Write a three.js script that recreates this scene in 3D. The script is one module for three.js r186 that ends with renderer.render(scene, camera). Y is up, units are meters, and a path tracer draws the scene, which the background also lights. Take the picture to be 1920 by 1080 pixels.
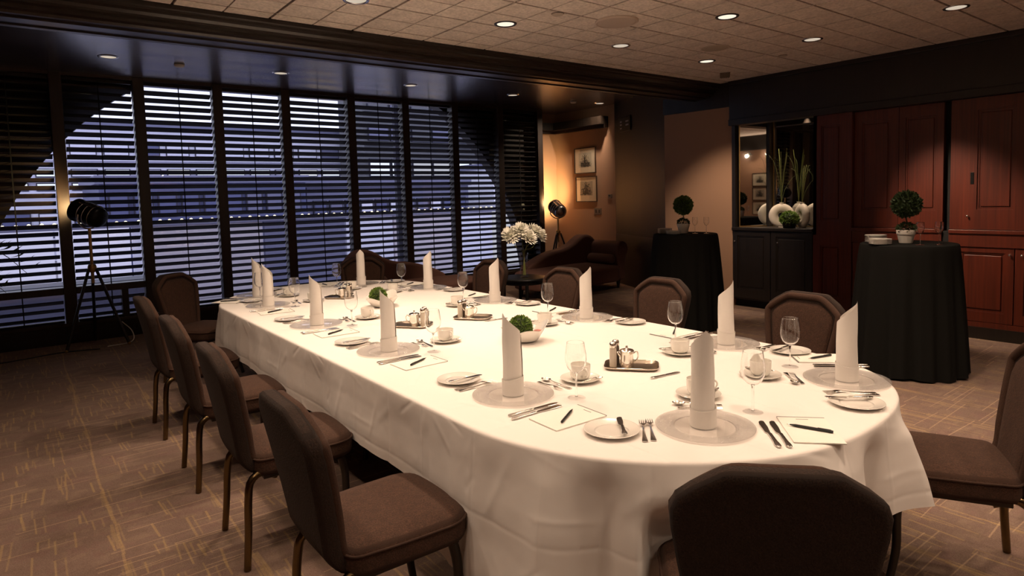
import * as THREE from 'three';
import { RoundedBoxGeometry } from 'three/addons/geometries/RoundedBoxGeometry.js';
import { mergeGeometries, mergeVertices, toCreasedNormals } from 'three/addons/utils/BufferGeometryUtils.js';

// ---------------------------------------------------------------- camera, sky, lamps, exposure
const scene = new THREE.Scene();
const camera = new THREE.PerspectiveCamera(48.59, 1920 / 1080, 0.05, 200);
camera.position.set(0, 1.5664, 0);
camera.rotation.set(-0.06833, -0.65685, -0.02759, 'YXZ');
camera.setViewOffset(1920, 1080, 0, 90.1, 1920, 1080);
camera.updateProjectionMatrix();
camera.updateMatrixWorld(true);
scene.add(camera);

scene.background = new THREE.Color().setRGB(0.78, 0.82, 1.04);      // dusk sky, still bright over the rooftops
scene.backgroundIntensity = 1.3; scene.environmentIntensity = 1.3;

const renderer = new THREE.WebGLRenderer({ antialias: true });
renderer.toneMapping = THREE.LinearToneMapping;
renderer.toneMappingExposure = 1.12;
renderer.shadowMap.enabled = true;

const WARM = new THREE.Color().setRGB(1.0, 0.735, 0.53);
// recessed downlights, with unseen fill added over left aisle and behind camera: x, z, candela, look of the fitting, optional aim [x, y, z, half angle]
const DOWNLIGHTS = [
  [2.01, -4.36, 11.5, 'lit'], [3.31, -4.30, 7.5, 'bright'], [4.74, -4.33, 40, 'dim', [5.2, 1.0, -6.5, 0.3]], [6.14, -4.34, 24, 'bright', [7.65, 0.7, -5.2, 0.5]],
  [0.95, -4.36, 4, 'off'], [0.95, -3.15, 4, 'off'], [2.01, -3.15, 8.2, 'off'], [3.31, -3.15, 5.5, 'off'],
  [4.74, -3.15, 14, 'bright', [4.74, 0, -3.15, 0.85]], [6.18, -3.17, 40, 'lit', [7.6, 1.0, -2.3, 0.36]], [6.14, -1.96, 3.2, 'dim', [5.9, 0, -1.8, 0.75]], [0.95, -1.96, 4, 'off'],
  [2.01, -1.96, 5, 'off'], [3.31, -1.96, 4.5, 'off'], [4.74, -1.96, 12, 'off', [4.74, 0, -1.96, 0.85]],
  [-0.1, -4.36, 4.5, 'off'], [-0.1, -3.15, 4.5, 'off'], [-0.1, -1.96, 4, 'off'], [-0.1, -0.77, 4, 'off'],  // unseen fill added over the left aisle to brighten the cloth side
  [2.01, -0.77, 6, 'off'], [3.31, -0.77, 5, 'off'], [4.74, -0.77, 10, 'off', [4.74, 0, -0.77, 0.85]], [0.95, 0.6, 3, 'off'], [2.01, 0.6, 5, 'off'], [3.31, 0.6, 8, 'off'], [4.74, 0.6, 8, 'off'],  // the ones behind the camera are added fill to lift ambient light
];

// ---------------------------------------------------------------- helpers
let seed = 20240611;
function rnd() { seed = (seed + 0x6D2B79F5) | 0; let t = Math.imul(seed ^ (seed >>> 15), 1 | seed); t = (t + Math.imul(t ^ (t >>> 7), 61 | t)) ^ t; return ((t ^ (t >>> 14)) >>> 0) / 4294967296; }
const rr = (a, b) => a + (b - a) * rnd();
const clamp = (x, a, b) => Math.min(b, Math.max(a, x));
const sstep = (a, b, x) => { const t = clamp((x - a) / (b - a), 0, 1); return t * t * (3 - 2 * t); };
const lerp = (a, b, t) => a + (b - a) * t;
const V3 = (x, y, z) => new THREE.Vector3(x, y, z);
const V2 = (x, y) => new THREE.Vector2(x, y);
const used = new Map();
function numbered(n) { const b = n.replace(/_\d{3}$/, ''); const k = used.get(b) || 0; used.set(b, k + 1); return k ? `${b}_${String(k).padStart(3, '0')}` : b; }
function thing(name, label, category, pos = [0, 0, 0], turn = 0, group) {
  const o = new THREE.Group(); o.name = numbered(name); o.position.set(...pos); o.rotation.y = turn;
  o.userData = { label, category }; if (group) o.userData.group = group;
  scene.add(o); return o;
}
function part(name, geo, mat, parent, label) {
  const m = new THREE.Mesh(geo, mat); m.name = name; m.castShadow = m.receiveShadow = true;
  if (label) m.userData.label = label;
  parent.add(m); return m;
}
function single(name, geo, mat, label, category, pos = [0, 0, 0], turn = 0, group) {   // a thing that is one mesh
  const m = part(numbered(name), geo, mat, scene); m.position.set(...pos); m.rotation.y = turn;
  m.userData = { label, category }; if (group) m.userData.group = group; return m;
}
function copy(src, pos, turn, label) {
  const c = src.clone(); c.name = numbered(src.name); c.position.set(...pos); c.rotation.set(0, turn, 0);
  c.userData = { ...src.userData, label }; scene.add(c); return c;
}
function struct(name, geo, mat, parent = scene) {
  const m = part(parent === scene ? numbered(name) : name, geo, mat, parent); if (parent === scene) m.userData.kind = 'structure'; return m;
}
function structGroup(name) { const o = new THREE.Group(); o.name = numbered(name); o.userData.kind = 'structure'; scene.add(o); return o; }
function uvMetric(g) {                                                // uv in metres from position and normal
  const p = g.attributes.position, n = g.attributes.normal, uv = new Float32Array(p.count * 2);
  for (let i = 0; i < p.count; i++) {
    const ax = Math.abs(n.getX(i)), ay = Math.abs(n.getY(i)), az = Math.abs(n.getZ(i));
    let u, v; if (ay >= ax && ay >= az) { u = p.getX(i); v = p.getZ(i); } else if (ax >= az) { u = p.getZ(i); v = p.getY(i); } else { u = p.getX(i); v = p.getY(i); }
    uv[2 * i] = u; uv[2 * i + 1] = v;
  }
  g.setAttribute('uv', new THREE.BufferAttribute(uv, 2)); return g;
}
function bx(x0, x1, y0, y1, z0, z1, r = 0) {
  const w = x1 - x0, h = y1 - y0, d = z1 - z0;
  const g = r ? new RoundedBoxGeometry(w, h, d, 2, r) : new THREE.BoxGeometry(w, h, d);
  g.translate((x0 + x1) / 2, (y0 + y1) / 2, (z0 + z1) / 2); return uvMetric(g);
}
function clean(g) { const q = g.index ? g.toNonIndexed() : g; for (const k of Object.keys(q.attributes)) if (!['position', 'normal', 'uv'].includes(k)) q.deleteAttribute(k); if (!q.attributes.uv) uvMetric(q); return q; }
const merge = (list) => mergeGeometries(list.map(clean), false);
const lathe = (pts, seg = 32) => new THREE.LatheGeometry(pts.map(([x, y]) => V2(x, y)), seg);
function tube(pts, r, seg = 24, rad = 8) { return new THREE.TubeGeometry(new THREE.CatmullRomCurve3(pts.map((p) => V3(...p))), seg, r, rad, false); }
function taperTube(pts, rFn, seg = 24, rad = 8, cap = true) {         // tube with a radius that changes along it, closed at its ends
  const c = new THREE.CatmullRomCurve3(pts.map((p) => V3(...p))), fr = c.computeFrenetFrames(seg, false), pos = [], idx = [];
  for (let i = 0; i <= seg; i++) { const t = i / seg, P = c.getPointAt(t), r = rFn(t);
    for (let j = 0; j < rad; j++) { const a = j / rad * Math.PI * 2, q = P.clone().addScaledVector(fr.normals[i], Math.cos(a) * r).addScaledVector(fr.binormals[i], Math.sin(a) * r); pos.push(q.x, q.y, q.z); } }
  for (let i = 0; i < seg; i++) for (let j = 0; j < rad; j++) { const a = i * rad + j, b = i * rad + (j + 1) % rad, d = a + rad, e = b + rad; idx.push(a, b, d, b, e, d); }
  if (cap) { for (const [i, s] of [[0, 1], [seg, -1]]) { const P = c.getPointAt(i / seg), k = pos.length / 3; pos.push(P.x, P.y, P.z); for (let j = 0; j < rad; j++) { const a = i * rad + j, b = i * rad + (j + 1) % rad; s > 0 ? idx.push(k, b, a) : idx.push(k, a, b); } } }
  const g = new THREE.BufferGeometry(); g.setAttribute('position', new THREE.Float32BufferAttribute(pos, 3)); g.setIndex(idx); g.computeVertexNormals(); return uvMetric(g);
}
// cushion-like solid: an outline [x, z] swept through profile rows [inset, y]; both ends closed
function padGeo(outline, rows, crease = 0) {
  const n = outline.length, nor = outline.map((p, i) => { const a = outline[(i + n - 1) % n], b = outline[(i + 1) % n]; let x = b[1] - a[1], z = -(b[0] - a[0]); const l = Math.hypot(x, z) || 1; return [x / l, z / l]; });
  let area = 0, cx = 0, cz = 0; outline.forEach((p, i) => { const q = outline[(i + 1) % n]; area += p[0] * q[1] - q[0] * p[1]; cx += p[0] / n; cz += p[1] / n; });
  const s = area > 0 ? -1 : 1;
  const pos = [], idx = [];
  for (const [ins, y] of rows) outline.forEach((p, i) => { if (ins >= 1) { const k = ins - 1; pos.push(lerp(p[0], cx, k), y, lerp(p[1], cz, k)); } else pos.push(p[0] + nor[i][0] * s * ins, y, p[1] + nor[i][1] * s * ins); });
  for (let r = 0; r < rows.length - 1; r++) for (let i = 0; i < n; i++) { const a = r * n + i, b = r * n + (i + 1) % n, c = a + n, d = b + n; if (area > 0) idx.push(a, c, b, b, c, d); else idx.push(a, b, c, b, d, c); }
  for (const [r, up] of [[0, false], [rows.length - 1, true]]) { const k = pos.length / 3; pos.push(cx, rows[r][1], cz); for (let i = 0; i < n; i++) { const a = r * n + i, b = r * n + (i + 1) % n; if ((area > 0) === up) idx.push(k, b, a); else idx.push(k, a, b); } }
  let g = new THREE.BufferGeometry(); g.setAttribute('position', new THREE.Float32BufferAttribute(pos, 3)); g.setIndex(idx); g.computeVertexNormals();
  if (crease) g = toCreasedNormals(g, crease); return uvMetric(g);
}
function smoothClosed(pts, n) { const c = new THREE.CatmullRomCurve3(pts.map(([x, z]) => V3(x, 0, z)), true, 'centripetal'); return c.getSpacedPoints(n).slice(0, n).map((p) => [p.x, p.z]); }
function extrude(pts, depth, bevel = 0, seg = 2, curve = 12) {
  const sh = new THREE.Shape(pts.map(([x, y]) => V2(x, y)));
  const g = new THREE.ExtrudeGeometry(sh, { depth, bevelEnabled: bevel > 0, bevelSize: bevel, bevelThickness: bevel, bevelSegments: seg, curveSegments: curve, bevelOffset: -bevel }); return g;
}
// ---------------------------------------------------------------- textures and materials
function dataTex(w, h, fn, srgb = false, rx = 1, ry = 1) {
  const d = new Uint8Array(w * h * 4);
  for (let y = 0; y < h; y++) for (let x = 0; x < w; x++) { const c = fn(x / w, y / h, x, y), i = (y * w + x) * 4; d[i] = c[0]; d[i + 1] = c[1]; d[i + 2] = c[2]; d[i + 3] = 255; }
  const t = new THREE.DataTexture(d, w, h); t.wrapS = t.wrapT = THREE.RepeatWrapping; t.magFilter = THREE.LinearFilter; t.minFilter = THREE.LinearMipmapLinearFilter; t.generateMipmaps = true;
  if (srgb) t.colorSpace = THREE.SRGBColorSpace; t.repeat.set(rx, ry); t.needsUpdate = true; return t;
}
function tileNoise(n, oct, stretchU = 1, stretchV = 1) {               // tileable value noise on a grid
  const layers = []; for (let o = 0; o < oct; o++) { const gu = Math.max(2, Math.round(n * 2 ** o * stretchU)), gv = Math.max(2, Math.round(n * 2 ** o * stretchV)); const a = new Float32Array(gu * gv); for (let i = 0; i < a.length; i++) a[i] = rnd(); layers.push([gu, gv, a]); }
  return (u, v) => { let s = 0, amp = 1, tot = 0; for (const [gu, gv, a] of layers) { const x = u * gu, y = v * gv, i = Math.floor(x), j = Math.floor(y), fx = x - i, fy = y - j, sx = fx * fx * (3 - 2 * fx), sy = fy * fy * (3 - 2 * fy); const g = (p, q) => a[((q % gv) + gv) % gv * gu + ((p % gu) + gu) % gu]; s += amp * lerp(lerp(g(i, j), g(i + 1, j), sx), lerp(g(i, j + 1), g(i + 1, j + 1), sx), sy); tot += amp; amp *= 0.55; } return s / tot; };
}
const grey = (x) => { const q = clamp(Math.round(x * 255), 0, 255); return [q, q, q]; };
const nWoodA = tileNoise(8, 4, 8, 0.5), nWoodB = tileNoise(3, 3, 1.6, 0.7);
const woodMap = dataTex(512, 512, (u, v) => { const k = nWoodA(u, v) * 0.65 + nWoodB(u, v) * 0.35; const g = 0.68 + 0.5 * (k - 0.5) * 0.9; return [clamp(255 * g * 1.05, 0, 255), clamp(255 * g, 0, 255), clamp(255 * g * 0.95, 0, 255)]; }, true, 1.2, 0.6);
const nTweed = tileNoise(64, 3), nTweed2 = tileNoise(9, 3);
const tweedMap = dataTex(512, 512, (u, v, x, y) => { const g = 0.72 + 0.5 * (nTweed(u, v) - 0.5) + 0.14 * (nTweed2(u, v) - 0.5) + rr(-0.12, 0.12); return [clamp(255 * g * 1.02, 0, 255), clamp(255 * g, 0, 255), clamp(255 * g * 0.97, 0, 255)]; }, true, 6, 6);
const tweedBump = dataTex(256, 256, (u, v) => grey(nTweed(u, v)), false, 4, 4);
const nFine = tileNoise(40, 3), nCoarse = tileNoise(5, 3);
const plasterBump = dataTex(256, 256, (u, v) => grey(0.5 + (nFine(u, v) - 0.5) * 0.9), false, 3, 3);
const linenBump = dataTex(256, 256, (u, v) => grey(0.5 + (nFine(u, v) - 0.5) * 0.25 + (nCoarse(u, v) - 0.5) * 0.6), false, 3, 3);
const wrinkleNormal = (() => {                                        // ironed fold lines and creases of a table cloth, 1.3 m a side
  const S = 1024, nW = tileNoise(5, 4), px = 1.3 / S; let h = new Float32Array(S * S);
  for (let y = 0; y < S; y++) for (let x = 0; x < S; x++) h[y * S + x] = (nW(x / S, y / S) - 0.5) * 0.007;
  const line = (x0, y0, x1, y1, w, a) => { const L = Math.hypot(x1 - x0, y1 - y0), ux = (x1 - x0) / L, uy = (y1 - y0) / L, R = Math.ceil(w * 4);
    const xa = Math.floor(Math.min(x0, x1)) - R, xb = Math.ceil(Math.max(x0, x1)) + R, ya = Math.floor(Math.min(y0, y1)) - R, yb = Math.ceil(Math.max(y0, y1)) + R;
    for (let y = ya; y <= yb; y++) for (let x = xa; x <= xb; x++) { const t = (x - x0) * ux + (y - y0) * uy, d = Math.abs((x - x0) * uy - (y - y0) * ux); if (d > R || t < -R || t > L + R) continue; const f = L > S * 0.9 ? 1 : sstep(0, L * 0.3, t) * sstep(L, L * 0.7, t); h[((y % S) + S) % S * S + ((x % S) + S) % S] += a * f * Math.exp(-d * d / (2 * w * w)); } };
  for (let i = 0; i < 4; i++) { const p = (i + 0.5 + rr(-0.1, 0.1)) * S / 4; line(p, 0, p, S - 1, 5, i % 2 ? 0.0014 : -0.0014); line(0, p, S - 1, p, 5, i % 2 ? -0.0007 : 0.0007); }
  for (let i = 0; i < 60; i++) { const x = rr(0, S), y = rr(0, S), a = rr(0, 6.28), l = rr(60, 260); line(x, y, x + Math.cos(a) * l, y + Math.sin(a) * l, rr(4, 12), rr(-0.0028, 0.0028)); }
  const at = (x, y) => h[((y + S) % S) * S + (x + S) % S];
  return dataTex(S, S, (u, v, x, y) => { const dx = (at(x + 1, y) - at(x - 1, y)) / (2 * px), dy = (at(x, y + 1) - at(x, y - 1)) / (2 * px), l = Math.hypot(dx, dy, 1); return [127.5 - 127.5 * dx / l, 127.5 - 127.5 * dy / l, 127.5 + 127.5 / l]; }, false, 1 / 1.3, 1 / 1.3);
})();
const tileMap = dataTex(256, 256, (u, v) => { const g = 0.9 + 0.22 * (nFine(u, v) - 0.5) + 0.1 * (nCoarse(u, v) - 0.5); return [255 * clamp(g, 0, 1), 255 * clamp(g, 0, 1), 255 * clamp(g * 0.98, 0, 1)]; }, true, 1.5, 1.5);
const rimBump = dataTex(256, 256, (u, v, x, y) => grey(nFine(u * 1, v * 1) > 0.5 ? 0.5 + (nFine(u, v) - 0.5) * 2 : 0.35), false, 6, 4);
const M = {};
const std = (o) => new THREE.MeshStandardMaterial(o), phy = (o) => new THREE.MeshPhysicalMaterial(o);
const rgb = (r, g, b) => new THREE.Color().setRGB(r, g, b);
M.mahogany = phy({ color: rgb(0.19, 0.032, 0.011), map: woodMap, roughness: 0.42, clearcoat: 0.25, clearcoatRoughness: 0.3 });
M.darkWood = phy({ color: rgb(0.023, 0.017, 0.013), map: woodMap, roughness: 0.4, clearcoat: 0.2, clearcoatRoughness: 0.35 });
M.beamWood = phy({ color: rgb(0.028, 0.016, 0.011), map: woodMap, roughness: 0.38, clearcoat: 0.3, clearcoatRoughness: 0.25 });
M.mullion = phy({ color: rgb(0.055, 0.03, 0.018), map: woodMap, roughness: 0.5, clearcoat: 0.2, clearcoatRoughness: 0.3 });
M.slat = std({ color: rgb(0.018, 0.011, 0.008), map: woodMap, roughness: 0.55 });
M.blackRecess = std({ color: rgb(0.008, 0.008, 0.008), roughness: 0.9 });
M.wallCloth = std({ color: rgb(0.36, 0.215, 0.135), roughness: 0.95, bumpMap: plasterBump, bumpScale: 0.0006 });
M.wallDark = phy({ color: rgb(0.014, 0.0125, 0.016), roughness: 0.55, map: woodMap });
M.ceilTile = std({ color: rgb(0.9, 0.8, 0.75), roughness: 0.95, map: tileMap, bumpMap: plasterBump, bumpScale: 0.001 });
M.ceilGrid = std({ color: rgb(0.09, 0.06, 0.045), roughness: 0.9 });
M.alcoveCeil = phy({ color: rgb(0.06, 0.054, 0.075), roughness: 0.27, clearcoat: 1, clearcoatRoughness: 0.24, ior: 2.2 });
M.glassPane = phy({ color: 0xffffff, transmission: 1, roughness: 0, thickness: 0, ior: 1.5 });
M.mirror = std({ color: rgb(0.86, 0.86, 0.84), metalness: 1, roughness: 0.02 });
M.silver = std({ color: rgb(0.82, 0.77, 0.7), metalness: 1, roughness: 0.14 });
M.steel = std({ color: rgb(0.72, 0.69, 0.65), metalness: 1, roughness: 0.2 });
M.brass = std({ color: rgb(0.6, 0.4, 0.16), metalness: 1, roughness: 0.28 });
M.bronze = std({ color: rgb(0.17, 0.12, 0.058), metalness: 1, roughness: 0.24 });
M.legDark = std({ color: rgb(0.05, 0.04, 0.032), metalness: 0.6, roughness: 0.4 });
M.chrome = std({ color: rgb(0.75, 0.74, 0.74), metalness: 1, roughness: 0.12 });
M.blackMetal = std({ color: rgb(0.02, 0.02, 0.02), metalness: 0.7, roughness: 0.35 });
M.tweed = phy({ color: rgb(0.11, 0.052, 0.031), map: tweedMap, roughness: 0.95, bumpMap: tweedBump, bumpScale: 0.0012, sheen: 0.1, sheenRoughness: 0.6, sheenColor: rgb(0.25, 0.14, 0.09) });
M.tweedBackShade = phy({ color: rgb(0.05, 0.026, 0.017), map: tweedMap, roughness: 0.95, bumpMap: tweedBump, bumpScale: 0.0012 });  // tweed darkened: shade on the outer chair backs put into the colour
M.tweedRim = phy({ color: rgb(0.125, 0.061, 0.038), map: tweedMap, roughness: 0.95, bumpMap: tweedBump, bumpScale: 0.0012 });
M.velvet = phy({ color: rgb(0.1, 0.042, 0.028), roughness: 0.8, sheen: 0.6, sheenRoughness: 0.45, sheenColor: rgb(0.25, 0.1, 0.06) });
M.linen = phy({ color: rgb(0.86, 0.82, 0.78), roughness: 0.9, normalMap: wrinkleNormal });
M.napkin = phy({ color: rgb(0.86, 0.82, 0.77), roughness: 0.92, bumpMap: linenBump, bumpScale: 0.0006, side: THREE.DoubleSide });
M.blackCloth = phy({ color: rgb(0.0105, 0.0105, 0.0095), roughness: 0.9, specularIntensity: 0.15 });
M.china = phy({ color: rgb(0.84, 0.81, 0.75), roughness: 0.22, clearcoat: 0.6, clearcoatRoughness: 0.1 });
M.ceramic = phy({ color: rgb(0.74, 0.7, 0.63), roughness: 0.5 });
M.stoneware = phy({ color: rgb(0.62, 0.57, 0.48), roughness: 0.55 });
M.glass = phy({ color: 0xffffff, transmission: 1, roughness: 0, thickness: 0.003, ior: 1.47 });
M.glassThin = phy({ color: 0xffffff, transmission: 1, roughness: 0, thickness: 0, ior: 1.5 });
M.charger = phy({ color: rgb(0.93, 0.92, 0.91), transmission: 0.85, roughness: 0.06, thickness: 0.0, ior: 1.5, bumpMap: rimBump, bumpScale: 0.0015 });
M.chargerFlat = phy({ color: rgb(0.95, 0.94, 0.93), transmission: 0.9, roughness: 0.03, thickness: 0.0, ior: 1.5 });
M.paper = std({ color: rgb(0.88, 0.85, 0.78), roughness: 0.8 });
M.ink = std({ color: rgb(0.012, 0.012, 0.012), roughness: 0.35 });
M.greyInk = std({ color: rgb(0.25, 0.24, 0.22), roughness: 0.8 });
M.leaf = std({ color: rgb(0.07, 0.13, 0.022), roughness: 0.6, side: THREE.DoubleSide });
M.leafDark = std({ color: rgb(0.03, 0.055, 0.015), roughness: 0.6, side: THREE.DoubleSide });
M.moss = std({ color: rgb(0.13, 0.22, 0.035), roughness: 0.7, side: THREE.DoubleSide });
M.grass = std({ color: rgb(0.1, 0.125, 0.03), roughness: 0.6, side: THREE.DoubleSide });
M.petal = phy({ color: rgb(0.92, 0.9, 0.8), roughness: 0.7, side: THREE.DoubleSide, transmission: 0 });
M.stem = std({ color: rgb(0.2, 0.22, 0.06), roughness: 0.6 });
M.bark = std({ color: rgb(0.07, 0.045, 0.03), roughness: 0.85 });
M.soil = std({ color: rgb(0.03, 0.022, 0.016), roughness: 1 });
M.pink = std({ color: rgb(0.5, 0.2, 0.16), roughness: 0.6 });
M.frameWood = phy({ color: rgb(0.035, 0.02, 0.012), roughness: 0.35 });
M.matBoard = std({ color: rgb(0.7, 0.64, 0.5), roughness: 0.9 });
M.rubber = std({ color: rgb(0.015, 0.015, 0.015), roughness: 0.7 });
M.salt = std({ color: rgb(0.62, 0.55, 0.46), roughness: 0.4 });
M.pepper = std({ color: rgb(0.1, 0.075, 0.055), roughness: 0.4 });
const glow = (r, g, b, k) => std({ color: 0x000000, emissive: rgb(r, g, b), emissiveIntensity: k, roughness: 1 });
M.lensBright = glow(1, 0.86, 0.68, 1.0);
M.lensLit = glow(1, 0.84, 0.66, 0.55);
M.bulb = glow(1, 0.8, 0.5, 2.2);
// ---------------------------------------------------------------- floor and carpet
const CEIL = 3.0, BEAM = -5.16, ALC = 3.12, RIGHT = 7.6;
function carpetTexture() {
  const S = 2048, c = document.createElement('canvas'); c.width = c.height = S; const g = c.getContext('2d');
  g.fillStyle = 'rgb(116,95,84)'; g.fillRect(0, 0, S, S);
  const k = S / 3.2;                                                     // pixels per metre
  const dab = (x, y, w, h, a, col) => { for (const ox of [-S, 0, S]) for (const oy of [-S, 0, S]) { if (x + ox + w < -20 || x + ox - w > S + 20 || y + oy + h < -20 || y + oy - h > S + 20) continue; g.save(); g.translate(x + ox, y + oy); g.rotate(a); g.fillStyle = col; g.fillRect(-w / 2, -h / 2, w, h); g.restore(); } };
  for (let i = 0; i < 2600; i++) { const t = rnd(); const col = t < 0.4 ? 'rgba(98,74,66,0.16)' : t < 0.75 ? 'rgba(156,128,112,0.14)' : 'rgba(120,88,84,0.18)'; dab(rr(0, S), rr(0, S), rr(20, 90), rr(10, 50), rr(-0.3, 0.3), col); }
  const gold = (a) => `rgba(158,132,92,${a})`, pale = (a) => `rgba(184,156,124,${a})`;
  for (let i = 0; i < 7; i++) {                                          // long gold lines along the room
    const x = (i + 0.5 + rr(-0.12, 0.12)) * S / 7;
    for (let y = 0; y < S; y += 46) dab(x + 5 * Math.sin(y / S * Math.PI * 4 + i) + rr(-1, 1), y, rr(6, 9), 54, rr(-0.02, 0.02), gold(0.55));
    for (let j = 0; j < 4; j++) { const y = rr(0, S), l = rr(80, 190); dab(x + rr(-9, 9), y, 9, l, rr(-0.04, 0.04), gold(0.45)); dab(x + 14, y + 20, 5, l * 0.8, 0.02, gold(0.4)); dab(x - 12, y - 10, 5, l * 0.7, -0.03, gold(0.35)); }
  }
  for (let i = 0; i < 400; i++) { const x = rr(0, S), y = rr(0, S), l = rr(60, 150), a = rr(-0.08, 0.08); dab(x, y, rr(4, 7.5), l, a, gold(rr(0.45, 0.7))); if (rnd() < 0.5) { dab(x + rr(16, 30), y + rr(-10, 10), 5, l, a, gold(0.4)); dab(x + 12, y + l / 2, 34, 4, 0, gold(0.35)); } }
  for (let i = 0; i < 140; i++) { const x = rr(0, S), y = (i * 0.643 + rr(-0.3, 0.3)) * S / 90, l = rr(120, 480); dab(x, y, l, rr(3, 5), rr(-0.05, 0.05), pale(rr(0.4, 0.62))); }
  const im = g.getImageData(0, 0, S, S), d = im.data;
  for (let i = 0; i < d.length; i += 4) { const n = rr(-16, 16) + 14 * (nCoarse((i / 4 % S) / S, Math.floor(i / 4 / S) / S) - 0.5); d[i] = clamp(d[i] + n, 0, 255); d[i + 1] = clamp(d[i + 1] + n, 0, 255); d[i + 2] = clamp(d[i + 2] + n, 0, 255); }
  g.putImageData(im, 0, 0);
  const t = new THREE.CanvasTexture(c); t.colorSpace = THREE.SRGBColorSpace; t.wrapS = t.wrapT = THREE.RepeatWrapping; t.repeat.set(1 / 3.2, 1 / 3.2); t.magFilter = THREE.LinearFilter; t.anisotropy = 8; return t;
}
M.carpet = std({ map: carpetTexture(), roughness: 1, bumpMap: tweedBump, bumpScale: 0.001 });
struct('floor', bx(-3.2, 9.2, -0.12, 0, -9.5, 3.2), M.carpet);

// ---------------------------------------------------------------- main ceiling: slab and square tiles
const ceiling = structGroup('ceiling');
struct('ceiling_slab', bx(-3.2, RIGHT + 0.3, 3.012, 3.2, BEAM - 0.05, 3.2), M.ceilGrid, ceiling);
{
  const PX = 0.3416, PZ = 0.302, x0 = 2.329 - 16 * PX, rest = [], variants = [];
  const holes = DOWNLIGHTS.map(([x, z]) => [x, z]);
  const near = []; const p = V3();
  for (let i = 0; i < 32; i++) for (let j = 0; j < 27; j++) {
    const xa = x0 + i * PX, xb = Math.min(xa + PX, RIGHT - 0.005), zb = -5.0 + j * PZ, za = Math.max(zb - PZ, BEAM + 0.005);
    if (xb - xa < 0.02 || zb > 3.0) continue;
    const gx0 = i % 2 ? 0.0055 : 0.011, gx1 = i % 2 ? 0.011 : 0.0055, gz0 = j % 2 ? 0.0105 : 0.0065, gz1 = j % 2 ? 0.0065 : 0.0105;
    p.set((xa + xb) / 2, CEIL, (za + zb) / 2).project(camera);
    const inView = Math.abs(p.x) < 1.06 && Math.abs(p.y) < 1.12 && p.z < 1;
    const g = bx(xa + gx0, xb - gx1, CEIL, CEIL + 0.0125, za + gz0, zb - gz1);
    if (inView) near.push(g); else rest.push(g);
  }
  const tints = [0, 1, 2].map((k) => { const m = M.ceilTile.clone(); m.color = M.ceilTile.color.clone().multiplyScalar(0.965 + 0.03 * k); return m; });
  near.forEach((g) => struct('ceiling_tile', g, tints[Math.floor(rnd() * 3)], ceiling));
  const r = struct('ceiling_tile_field', merge(rest), M.ceilTile, ceiling); r.userData.kind = 'stuff';
}
// alcove ceiling by the windows: dark gloss lacquer
struct('ceiling', bx(-3.2, 9.2, ALC, ALC + 0.15, -9.6, BEAM - 0.3), M.alcoveCeil);

// ---------------------------------------------------------------- beam between the room and the window alcove
{
  const prof = [[BEAM, 3.02], [BEAM, 2.972], [BEAM - 0.014, 2.964], [BEAM - 0.014, 2.948], [BEAM - 0.045, 2.936], [BEAM - 0.062, 2.918], [BEAM - 0.062, 2.9], [BEAM - 0.1, 2.893], [BEAM - 0.1, 2.868], [BEAM - 0.135, 2.858], [BEAM - 0.15, 2.842], [BEAM - 0.21, 2.838], [BEAM - 0.21, 2.826], [BEAM - 0.36, 2.822], [BEAM - 0.36, 2.812], [BEAM - 0.42, 2.812], [BEAM - 0.42, 3.2], [BEAM, 3.2]];
  const g = extrude(prof.map(([z, y]) => [-z, y]), 11.2); g.rotateY(Math.PI / 2);   // shape x -> -z ... extruded along +x
  g.translate(-3.2, 0, 0); uvMetric(g);
  struct('trim', g, M.beamWood);
}
// ---------------------------------------------------------------- window wall
const ZM = -9.0;
{
  const wall = new THREE.Shape([V2(-3.2, -0.3), V2(7.63, -0.3), V2(7.63, 4.6), V2(-3.2, 4.6)]);
  const hole = new THREE.Path(); hole.absarc(3.4623, -0.2907, 3.998, 0, Math.PI, false); hole.lineTo(-0.53, -0.2907); wall.holes.push(hole);
  const g = new THREE.ExtrudeGeometry(wall, { depth: 0.22, bevelEnabled: false, curveSegments: 96 }); g.translate(0, 0, -9.42);
  struct('wall_back', uvMetric(g), M.darkWood);
}
const MULL = [-0.47, 0.42, 1.244, 2.137, 3.013, 3.973, 4.868, 5.776, 6.707, 7.602];
{
  const win = structGroup('window_1');
  const nm = numbered; // window parts carry plain names
  for (const x of MULL) struct('mullion', bx(x - 0.06, x + 0.06, 0.1, ALC, ZM - 0.075, ZM + 0.07, 0.006), M.mullion, win);
  for (const x of [-1.36, -2.25]) struct('mullion', bx(x - 0.06, x + 0.06, 0.1, ALC, ZM - 0.12, ZM + 0.07, 0.006), M.mullion, win);
  struct('window_base', bx(-3.2, 7.66, 0.0, 0.2, ZM - 0.2, ZM + 0.05), M.darkWood, win);
  struct('window_sill', bx(-3.2, 7.66, 0.2, 0.245, ZM - 0.2, ZM + 0.085, 0.008), M.mullion, win);
  struct('window_head', bx(-3.2, 7.66, 3.085, ALC, ZM - 0.15, ZM + 0.06), M.mullion, win);
  for (let k = 0; k < 2; k++) struct('window_rail', bx(MULL[k] + 0.06, MULL[k + 1] - 0.06, 0.575, 0.655, ZM - 0.12, ZM + 0.06, 0.005), M.mullion, win);
  struct('window_post', bx(0.93, 1.0, 0.245, 0.575, ZM - 0.1, ZM + 0.055, 0.005), M.mullion, win);
  const px = [-3.14, -2.25, -1.36, ...MULL];
  for (let k = 0; k < px.length - 1; k++) struct('pane', bx(px[k] + 0.005, px[k + 1] - 0.005, 0.245, ALC - 0.01, ZM - 0.155, ZM - 0.151), M.glassPane, win);
}
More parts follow.
